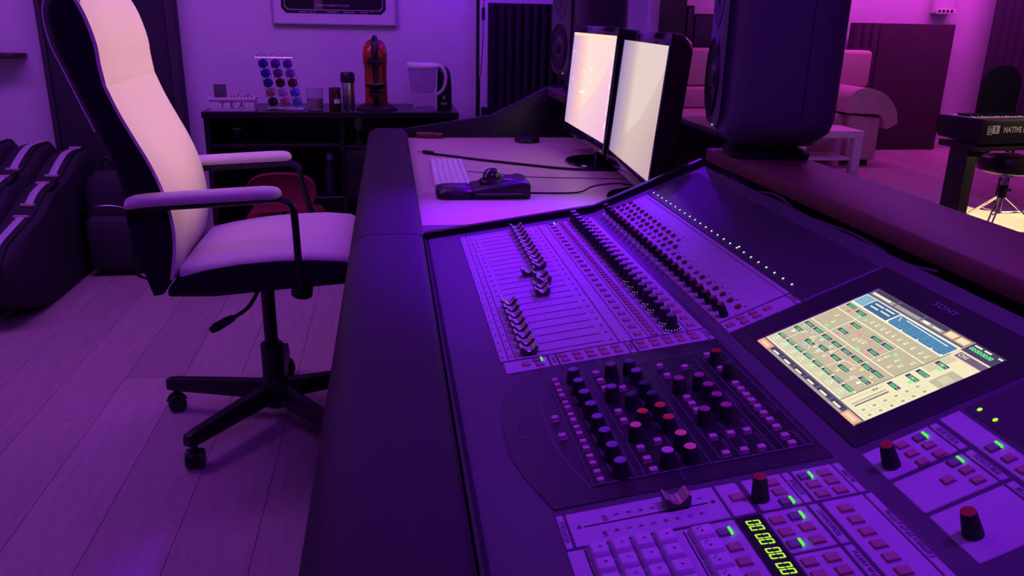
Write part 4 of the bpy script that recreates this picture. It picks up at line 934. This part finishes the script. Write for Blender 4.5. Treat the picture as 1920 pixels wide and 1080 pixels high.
cr_ = thing('capsule_rack', 'leaning chrome wire rack with three columns for coffee capsules', 'capsule rack', (-.485, 4.0, ZT))
LEAN = .12
def lean(x, z): return (x - .055*(z-.75)/.23*.9, 3.965 + (z-.75)*LEAN*1.6, z)
part('base_plate', G().box(-.565, -.395, 3.93, 4.03, ZT, .760), M_chrome, cr_, bev=.002)
cols_x = [-.528, -.473, -.418]
for x_ in cols_x:
    for dx in (-.021, .021):
        part('upright_wire', G().tube([lean(x_+dx, .758), lean(x_+dx, .985)], .0014, 6), M_chrome, cr_)
    part('loop_wire', G().tube(smooth_path([lean(x_-.021, .985), lean(x_-.012, .998), lean(x_, 1.003), lean(x_+.012, .998), lean(x_+.021, .985)], 4), .0014, 6), M_chrome, cr_)
part('cross_wire', G().tube([lean(-.560, .984), lean(-.390, .984)], .0014, 6), M_chrome, cr_)
cap_c = [[(.06, .06, .35), (.05, .07, .40), (.04, .05, .30), (.50, .26, .24), (.04, .02, .03)], [(.10, .06, .32), (.16, .05, .22), (.09, .02, .03), (.55, .36, .55), (.50, .22, .25)], [(.14, .06, .36), (.30, .10, .45), (.12, .03, .06), (.18, .14, .70), (.12, .30, .50)]]
cname = [['blue', 'bright blue', 'navy', 'salmon', 'black'], ['indigo', 'plum', 'maroon', 'lilac', 'rose'], ['violet', 'purple', 'brown', 'cobalt', 'teal']]
cposn = ['next to the TEA box', 'in the middle', 'next to the glass of amber drink']
for ci_, x_ in enumerate(cols_x):
    for k in range(5):
        z = .958-k*.0425; p = lean(x_, z)
        Wc = T(p[0], p[1]-.006, p[2]) @ RX(PI/2-.2)
        o = thing('coffee_capsule', '%s coffee capsule in the rack column %s' % (cname[ci_][k], cposn[ci_]), 'capsule', (p[0], p[1], p[2]-.018), 0, 'coffee capsules in the wire rack')
        m = mat('foil_%d_%d' % (ci_, k), tuple(c*.55 for c in cap_c[ci_][k]), .28, metal=.6)
        part('cup', G().lathe([(.0210, 0), (.0205, -.004), (.0160, -.022), (.0110, -.027), (.003, -.028)], 16), m, o, Wc)
        part('foil_lid', G().lathe([(.0218, -.001), (.0218, .0008), (.0180, .0016), (.003, .0022)], 16), m, o, Wc)
ag = thing('drinking_glass', 'clear tumbler half full of amber drink beside the capsule rack', 'glass', (-.347, 3.985, ZT))
part('tumbler', G().lathe([(.032, 0), (.036, .004), (.041, .100), (.0395, .100), (.0345, .006), (.004, .006)], 24, c=(-.347, 3.985, ZT)), bpy.data.materials['clear_glass'], ag)
part('drink', G().lathe([(.0335, .0065), (.0365, .052), (.004, .0525)], 24, c=(-.347, 3.985, ZT)), mat('amber_liquid', (.30, .07, .02), .15), ag)
jr = thing('spice_jar', 'small dark brown jar with a pale label on the cabinet', 'jar', (-.252, 3.95, ZT))
part('jar_body', G().lathe([(.026, 0), (.028, .004), (.028, .082), (.025, .090)], 20, c=(-.252, 3.95, ZT)), mat('brown_glass', (.04, .012, .008), .15), jr)
part('lid', G().lathe([(.027, .090), (.027, .104), (.024, .106)], 20, c=(-.252, 3.95, ZT)), mat('jar_lid', (.06, .03, .05), .4), jr)
part('paper_label', G().add([(-.252+.0283*math.cos(a), 3.95+.0283*math.sin(a), ZT+z_) for z_ in (.035, .055) for a in [math.radians(-95+10*k) for k in range(7)]], [(k, k+1, 8+k, 7+k) for k in range(6)]), M_whitep, jr)
th = thing('thermos_flask', 'steel thermos flask with a black lid beside the coffee machine', 'flask', (-.196, 4.06, ZT))
part('flask_body', G().lathe([(.029, 0), (.031, .005), (.031, .118), (.030, .122)], 24, c=(-.196, 4.06, ZT)), M_steel, th)
part('flask_lid', G().lathe([(.033, .122), (.034, .128), (.034, .158), (.028, .168), (.010, .170)], 24, c=(-.196, 4.06, ZT)), M_black, th)

cm = thing('coffee_machine', 'orange-red capsule coffee machine with a black front on the cabinet', 'coffee machine', (-.062, 4.03, ZT))
M_orr = mat('orange_red_plastic', (.34, .030, .006), .28, coat=.3)
mx_, my_ = -.062, 4.045
rg = []
for z_, w_, d_ in [(.772, .108, .10), (.82, .106, .10), (.93, .104, .098), (.972, .112, .10), (1.01, .114, .10), (1.04, .104, .096), (1.060, .080, .080), (1.070, .045, .05)]:
    rg.append([(mx_+p[0], my_+p[1], z_) for p in rrect(w_, d_, .035, 5)])
part('body_shell', G().loft(rg), M_orr, cm, ang=60)
rg = []
for z_, w_, d_ in [(.966, .104, .105), (.972, .112, .115), (1.01, .112, .115), (1.038, .100, .10), (1.056, .074, .075), (1.064, .040, .05)]:
    rg.append([(mx_+p[0], my_-.062+p[1], z_) for p in rrect(w_, d_, .036, 5)])
part('head_shell', G().loft(rg), M_orr, cm, ang=60)
part('lever', G().tube(smooth_path([(mx_, my_-.119, .995), (mx_, my_-.118, 1.030), (mx_, my_-.098, 1.060), (mx_, my_-.06, 1.072), (mx_, my_-.03, 1.076)], 5), [.015]*21, 10), M_black, cm)
part('capsule_holder', G().box(mx_-.034, mx_+.034, my_-.122, my_-.04, .960, .998), M_black, cm, bev=.006)
part('front_strip', G().box(mx_-.013, mx_+.013, my_-.056, my_-.046, .775, .962), M_black, cm, bev=.003)
part('drip_tray', G().lathe([(.030, 0), (.046, .010), (.049, .022), (.045, .024)], 24, c=(mx_, my_-.075, .850)).box(mx_-.03, mx_+.03, my_-.11, my_-.045, .815, .835), M_black, cm)
part('tray_rim', G().lathe([(.047, .8735), (.050, .8735), (.050, .8755), (.047, .8755)], 24, c=(mx_, my_-.075, 0)), M_steel, cm)
part('foot', G().lathe([(.098, 0), (.098, .006), (.080, .018), (.058, .030)], 30, c=(mx_, my_-.03, ZT), sx=1.0, sy=.85), M_black, cm)

wp_ = thing('water_pitcher', 'clear water filter pitcher with white lid and handle on the cabinet', 'pitcher', (.165, 3.99, ZT))
M_clear = mat('clear_plastic', (.92, .88, .96), .08, trans=.96, ior=1.08)
def prect(cx, w, d, z): return [(cx+p[0], 3.99+p[1], z) for p in rrect(w, d, .028, 4)]
part('jug', G().loft([prect(.168, .105, .085, ZT), prect(.168, .110, .09, ZT+.006), prect(.163, .122, .098, .83), prect(.160, .140, .105, .950)], caps=False).loft([prect(.168, .104, .084, ZT), prect(.168, .105, .085, ZT+.001)]), M_clear, wp_, ang=50)
part('filter_funnel', G().loft([prect(.160, .100, .075, .835), prect(.160, .112, .088, .87), prect(.158, .132, .098, .948)]), mat('filter_plastic', (.62, .50, .72), .25, trans=.8, ior=1.08), wp_, ang=50)
part('lid', G().loft([prect(.160, .146, .110, .949), prect(.160, .150, .114, .955), prect(.157, .146, .11, .963), prect(.152, .12, .08, .970)]), M_whitep, wp_, ang=50)
part('handle', G().tube(smooth_path([(.205, 3.985, .963), (.235, 3.985, .958), (.258, 3.985, .940), (.268, 3.985, .905), (.262, 3.985, .865), (.245, 3.985, .838), (.225, 3.985, .825)], 5), .0085, 10), M_whitep, wp_)
part('corner_rib', G().box(.2195, .2225, 3.935, 3.940, .757, .948), mat('rib_white', (.6, .55, .65), .4), wp_)
kt = thing('kettle', 'dark upright kettle with a silver button behind the pitcher handle', 'kettle', (.272, 4.07, ZT))
rg = [[(.262+p[0], 4.07+p[1], z_) for p in rrect(w_, w_*1.1, w_*.4, 5)] for z_, w_ in [(ZT, .075), (.756, .08), (.85, .078), (.915, .068), (.94, .05), (.948, .02)]]
part('kettle_body', G().loft(rg), M_black, kt, ang=60)
part('button', G().cyl((0, 0, 0), .009, .008, .006, 16, M=T(.262, 4.028, .807) @ RX(PI/2)), M_steel, kt)
part('badge', G().box(.247, .277, 4.024, 4.027, .772, .783), mat('badge', (.5, .42, .36), .3, metal=.6), kt)

ps = thing('framed_poster', 'framed black poster with a pale mount hanging on the back wall', 'poster', (-.255, 4.29, 1.13))
part('frame', G().box(-.556, -.549, 4.275, 4.2995, 1.130, 1.93).box(.039, .046, 4.275, 4.2995, 1.130, 1.93).box(-.549, .039, 4.275, 4.2995, 1.130, 1.137).box(-.549, .039, 4.275, 4.2995, 1.923, 1.93), mat('frame_silver', (.40, .35, .42), .4), ps, bev=.001)
part('mount', G().box(-.549, .039, 4.283, 4.297, 1.137, 1.923), mat('mount_board', (.60, .56, .60), .6), ps, smooth=False)
def octo(x0, x1, z0, z1, c): return [(x0+c, z0), (x1-c, z0), (x1, z0+c), (x1, z1-c), (x1-c, z1), (x0+c, z1), (x0, z1-c), (x0, z0+c)]
part('print_sheet', G().prism(octo(-.508, -.006, 1.182, 1.885, .022), 4.2815, 4.2831), mat('poster_black', (.012, .008, .016), .3), ps, smooth=False)
o1, o2 = octo(-.493, -.020, 1.197, 1.87, .014), octo(-.490, -.023, 1.200, 1.867, .014)
part('border_line', G().add([(a, 4.2810, b) for a, b in o1+o2], [(k, (k+1) % 8, 8+(k+1) % 8, 8+k) for k in range(8)]), mat('border_pale', (.5, .45, .5), .5), ps, smooth=False)
M_pt = mat('poster_text', (.50, .42, .50), .5)
text('lettering', 'WWW.TOMPETTY.COM', M_pt, ps, T(-.262, 4.2808, 1.219) @ RX(PI/2), size=.0135, depth=.0001, spacing=1.1, bold=.0002)
pg = G()
for x0, n in [(-.425, 16), (-.300, 13), (-.210, 10), (-.130, 11)]:
    for k in range(n):
        if random.random() < .85: pg.box(x0+k*.0052, x0+k*.0052+.0034, 4.2809, 4.2812, 1.1865, 1.1865+random.choice([.004, .005, .006]))
o_ = part('small_print', pg, M_pt, ps, smooth=False); o_['kind'] = 'stuff'
part('painted_reflection', G().box(-.352, -.312, 4.2811, 4.2814, 1.202, 1.50), mat('reflection_brown', (.16, .08, .10), .5), ps, smooth=False)  # upright brownish reflection painted on the sheet as a flat band

fl = thing('floor_lamp', 'slim black pole floor lamp with a hanging cord switch against the wall', 'floor lamp', (.440, 4.17, 0))
part('base', G().lathe([(.12, 0), (.12, .012), (.10, .018), (.012, .022)], 30, c=(.440, 4.17, 0)), M_black, fl)
part('pole', G().cyl((.440, 4.17, .018), .0085, .0085, 1.80, 12), M_black, fl)
part('lamp_head', G().lathe([(.03, 1.80), (.10, 1.84), (.115, 1.90), (.112, 1.90), (.095, 1.845), (.02, 1.812)], 28, c=(.440, 4.17, 0)), M_black, fl)
cd = part('cord', G().tube(smooth_path([(.452, 4.165, 1.75), (.470, 4.160, 1.5), (.468, 4.160, 1.25), (.466, 4.16, 1.19), (.464, 4.16, 1.05), (.456, 4.165, .92), (.450, 4.168, .80), (.452, 4.17, .05)], 6), .0022, 6), M_black, fl)
part('cord_switch', G().box(.458, .474, 4.153, 4.167, 1.165, 1.225), M_black, cd, bev=.004)

fp = thing('acoustic_foam_panel', 'dark ribbed acoustic foam panel leaning behind the far speaker', 'acoustic panel', (.70, 4.25, 0))
M_foam = mat('charcoal_foam', (.016, .014, .018), .95, bump=.5, bscale=300)
part('backing', G().box(.505, .905, 4.262, 4.295, 0, 1.248), M_foam, fp)
ribm = mesh('rib', G().prism([(0, .028), (.008, .004), (.020, 0), (.032, .004), (.040, .028)], 0, 1.246, 'z'), M_foam, ang=60)
for k in range(9): inst('rib', ribm, fp, T(.508+k*.0435, 4.234, .001))
tag(part('skirting_block', G().box(.470, .500, 4.20, 4.285, 0, .735), M_blackm, bev=.004), 'narrow black box beside the ribbed foam panel', 'box')

# ================================================================== FAR RIGHT ROOM
def cdens(p, n): return dens(p, n)[:-1]
sf_ = thing('sofa', 'pale leather sofa with horizontal back rolls and a drooping padded arm', 'sofa', (3.1, 6.95, 0))
M_sofa = mat('pale_leather', (.58, .42, .38), .5, bump=.2, bscale=120, var=.05, vscale=4)
part('base', G().box(1.95, 4.02, 6.72, 7.36, .06, .30), M_sofa, sf_, bev=.02)
for k in range(2): part('seat_cushion', G().box(2.02+k*.96, 2.97+k*.96, 6.66, 7.12, .302, .44), M_sofa, sf_, bev=.035, seg=3)
for k in range(2):
    for z0, z1, y_ in [(.442, .628, 7.07), (.632, .955, 7.11)]:
        part('back_roll', G().box(2.02+k*1.18, 3.19+k*1.18, y_, y_+.21, z0, z1), M_sofa, sf_, bev=.035, seg=3)
part('back_frame', G().box(2.0, 4.34, 7.30, 7.38, .06, .86), M_sofa, sf_, bev=.02)
for sx_, cx in ((1, 4.0), (-1, 1.97)):
    f = lambda p: (cx+sx_*p[0], p[1])
    part('arm_base', G().prism([f(p) for p in [(-.08, .05), (.21, .05), (.205, .42), (-.08, .44)]], 6.58, 7.30), M_sofa, sf_, bev=.02)
    part('arm_pillow', G().prism([f(p) for p in cdens([(-.14, .46), (-.12, .60), (-.03, .665), (.10, .655), (.22, .60), (.31, .50), (.345, .39), (.335, .365), (.245, .325), (.215, .40), (.17, .445), (.02, .452), (-.14, .46)], 5)], 6.55, 7.26), M_sofa, sf_, bev=.02, seg=3, ang=50)
    part('foot', G().box(cx+sx_*.10-.05, cx+sx_*.10+.05, 6.60, 6.68, 0, .06), M_black, sf_)
st = thing('side_table', 'small white side table with a lower shelf in front of the sofa', 'side table', (3.55, 6.36, 0))
part('table_top', G().box(3.26, 3.815, 6.165, 6.55, .302, .358), M_whitep, st, bev=.003)
for xx in (3.262, 3.745):
    for yy in (6.167, 6.479): part('leg', G().box(xx, xx+.068, yy, yy+.068, 0, .3025), M_whitep, st, bev=.002)
part('lower_shelf', G().box(3.332, 3.743, 6.19, 6.53, .115, .133), M_whitep, st, bev=.002)

gb = thing('acoustic_screen', 'wide dark ribbed acoustic screen standing against the magenta wall', 'acoustic screen', (4.9, 7.5, 0))
M_gob = mat('gobo_fabric', (.055, .030, .045), .95, bump=.5, bscale=160, var=.25, vscale=14, stretch=(8, 8, .2))
part('panel_face', G().box(4.62, 5.395, 7.46, 7.56, 0, 1.195), M_gob, gb, bev=.01)
for k in range(3):
    part('rib', G().prism([(4.36+k*.088, 7.56), (4.36+k*.088, 7.475), (4.375+k*.088, 7.455), (4.425+k*.088, 7.455), (4.440+k*.088, 7.475), (4.440+k*.088, 7.56)], 0, 1.195, 'z'), M_gob, gb, bev=.006)
ct = thing('curtain', 'long dark curtain hanging beyond the bare magenta wall strip', 'curtain', (6.2, 7.5, 0))
n_ = 60; up_ = []; 
wav = [(5.80+.78*k/n_, 7.50+.012*math.sin(k*.85)+.006*math.sin(k*2.1)) for k in range(n_+1)]
part('cloth', G().loft([[(a, b, z_) for a, b in wav] for z_ in (.01, 2.4)] , closed=False, caps=False), mat('dark_curtain', (.045, .034, .055), .95, bump=.3, bscale=300), ct, ang=80)
part('rod', G().tube([(5.75, 7.5, 2.42), (6.6, 7.5, 2.42)], .014, 10), M_black, ct)
pbx = thing('socket_box', 'white wall-mounted power box with four dark sockets', 'power box', (5.32, 7.64, 1.29))
part('housing', G().box(5.215, 5.425, 7.575, 7.649, 1.295, 1.62), M_whitep, pbx, bev=.008)
part('socket_strip', G().box(5.235, 5.445, 7.560, 7.575, 1.290, 1.335), M_whitep, pbx, bev=.003)
for k in range(4): part('socket', G().cyl((0, 0, 0), .013, .013, .004, 10, M=T(5.262+k*.043, 7.560, 1.318) @ RX(PI/2)), M_blackm, pbx)
for lab, x0, x1, y0, z1 in [('tall black cabinet standing behind the sofa back', 2.34, 2.685, 7.42, 1.75), ('narrow black post between the black cabinets behind the sofa', 2.69, 2.768, 7.44, 1.315), ('low wide black cabinet behind the sofa', 2.773, 3.45, 7.46, 1.245)]:
    o = thing('equipment_cabinet', lab, 'cabinet', ((x0+x1)/2, y0, 0))
    part('case', G().box(x0, x1, y0+.02, 7.63, 0, z1), M_blackm, o, bev=.006)
    part('door', G().box(x0+.008, x1-.008, y0, y0+.02, .05, z1-.02), M_black, o, bev=.004)

# stage keyboard on its table, drum throne, chair
KYAW = math.radians(7)
KB = T(3.245, 4.10, 0) @ RZ(KYAW)
skb = thing('stage_keyboard', 'long black stage keyboard with white brand lettering on its back', 'keyboard instrument', (3.85, 4.30, .545), KYAW)
M_kb = mat('keyboard_black', (.02, .018, .02), .4)
part('case', G().prism([(.0, .560), (.0, .694), (.115, .690), (.118, .655), (.31, .650), (.325, .60), (.30, .572), (.05, .556)], 0, 1.30, 'x'), M_kb, skb, KB, bev=.006)
part('end_cheek', G().prism([(-.002, .562), (-.002, .697), (.33, .690), (.335, .60), (.30, .568)], -.018, 0.0, 'x'), M_black, skb, KB, bev=.004)
part('end_cheek', G().prism([(-.002, .562), (-.002, .697), (.33, .690), (.335, .60), (.30, .568)], 1.30, 1.318, 'x'), M_black, skb, KB, bev=.004)
part('panel_groove', G().box(.02, 1.28, -.001, .002, .592, .595), M_slot, skb, KB)
wk = mesh('white_key', G().box(.0006, .0230, 0, .150, 0, .036), mat('ivory', (.80, .76, .66), .35), bev=.0015, seg=1)
bk_ = mesh('black_key', G().box(0, .011, 0, .095, 0, .046), M_blackgloss, bev=.0015, seg=1)
for k in range(52):
    inst('white_key', wk, skb, KB @ T(.035+k*.0236, .165, .655))
    if k % 7 in (0, 2, 3, 5, 6) and k < 51: inst('black_key', bk_, skb, KB @ T(.035+k*.0236+.018, .166, .658))
M_logo = mat('logo_white', (.75, .70, .60), .5)
lw = G()
def lq(x0, x1, z0, z1): lw.box(x0, x1, -.0016, -.0002, z0, z1)
# frame of the badge: a slightly waved plate with a dark cut-out for the N and a dark I on the pale half
lq(.030, .062, .655, .659); lq(.030, .062, .611, .615); lq(.028, .033, .613, .657); lq(.060, .108, .617, .662); lq(.033, .036, .616, .655)
part('badge', lw, M_logo, skb, KB, smooth=False)
nn_ = G(); nn_.box(.040, .044, -.0016, -.0002, .621, .650).box(.052, .056, -.0016, -.0002, .621, .650)
nn_.add([(.040, -.0016, .650), (.045, -.0016, .650), (.056, -.0016, .621), (.051, -.0016, .621)], [(0, 1, 2, 3)])
part('badge_letter_n', nn_, M_logo, skb, KB, smooth=False)
part('badge_letter_i', G().box(.081, .087, -.0024, -.0016, .624, .655).box(.077, .081, -.0024, -.0016, .648, .652), M_blackm, skb, KB, smooth=False)
text('lettering', 'NATIVE INSTRUMENTS', M_logo, skb, KB @ T(.325, -.0008, .636) @ RX(PI/2), size=.044, depth=.0006, wide=.80, spacing=1.05, bold=.0012)
ks = thing('keyboard_table', 'black wooden table with bracketed legs under the stage keyboard', 'table', (3.85, 4.30, 0), KYAW)
M_kt = mat('table_black', (.035, .030, .022), .45)
part('table_frame', G().box(-.01, 1.31, .03, .30, .515, .552), M_kt, ks, KB, bev=.004)
for xx, s in ((.0, 1), (1.30, -1)):
    for yy in (.075,):
        x0, x1 = (xx, xx+.075) if s == 1 else (xx-.075, xx)
        lg = part('leg', G().box(x0, x1, yy, yy+.14, 0, .5145), M_kt, ks, KB, bev=.006)
        e = x1 if s == 1 else x0
        cvp = [(e, .5145), (e+s*.10, .5145)] + [(e+s*(.10-.10*math.sin(a)), .5145-.02-.10*(1-math.cos(a))) for a in [PI/2*k/8 for k in range(9)]]
        part('curved_bracket', G().prism(cvp, yy+.02, yy+.12), M_kt, lg, KB)
dt = thing('drum_throne', 'round black drum stool with chrome tripod legs under the stage keyboard', 'stool', (3.66, 4.36, 0))
tx, ty = 3.66, 4.36
part('seat', G().lathe([(.14, .355), (.165, .37), (.17, .41), (.16, .445), (.10, .458), (.01, .46)], 30, c=(tx, ty, 0)), mat('throne_vinyl', (.03, .028, .028), .22), dt, ang=60)
part('seat_bracket', G().box(tx-.04, tx+.04, ty-.03, ty+.03, .325, .355), M_chrome, dt, bev=.004)
part('column', G().cyl((tx, ty, .10), .013, .013, .23, 14), M_chrome, dt)
part('clamp', G().cyl((tx, ty, .20), .026, .026, .075, 14).box(tx, tx+.05, ty-.012, ty+.012, .235, .255), M_black, dt, bev=.003)
part('memory_lock', G().cyl((tx, ty, .282), .022, .022, .018, 12), M_chrome, dt)
for k in range(3):
    a = math.radians(-20+120*k)
    ex, ey = tx+.25*math.cos(a), ty+.25*math.sin(a)
    for off in (-.012, .012):
        nx, ny = -math.sin(a)*off, math.cos(a)*off
        lg = part('leg', G().tube([(tx+nx+.02*math.cos(a), ty+ny+.02*math.sin(a), .205), (ex+nx, ey+ny, .018)], .0055, 8), M_chrome, dt)
    part('brace', G().tube([(tx+.012*math.cos(a), ty+.012*math.sin(a), .105), (tx+.14*math.cos(a), ty+.14*math.sin(a), .115)], .005, 8), M_chrome, dt)
    part('rubber_foot', G().tube([(ex-.012*math.cos(a), ey-.012*math.sin(a), .028), (ex+.02*math.cos(a), ey+.02*math.sin(a), .0145)], .0135, 10), M_black, dt)
bc = thing('black_chair', 'black chair with a tall rounded back behind the stage keyboard', 'chair', (4.28, 5.15, 0))
bo = [(-.14, .40), (-.145, .80)] + arc(0, .785, .145, 175, 5, 12) + [(.145, .80), (.14, .40)]
part('backrest', G().prism([(4.275+a, b) for a, b in bo], 5.30, 5.34), M_fabric, bc, bev=.012)
part('seat', G().loft([[(4.275+p[0]*s, 5.10+p[1]*s, z_) for p in rrect(.40, .40, .10, 6)] for z_, s in [(.40, .94), (.415, 1.0), (.445, 1.0), (.458, .94)]]), M_fabric, bc, ang=60)
for sx_ in (-1, 1):
    for sy_ in (-1, 1): part('leg', G().tube([(4.275+sx_*.13, 5.10+sy_*.13, .405), (4.275+sx_*.20, 5.10+sy_*.20, .0)], .012, 8), M_black, bc)
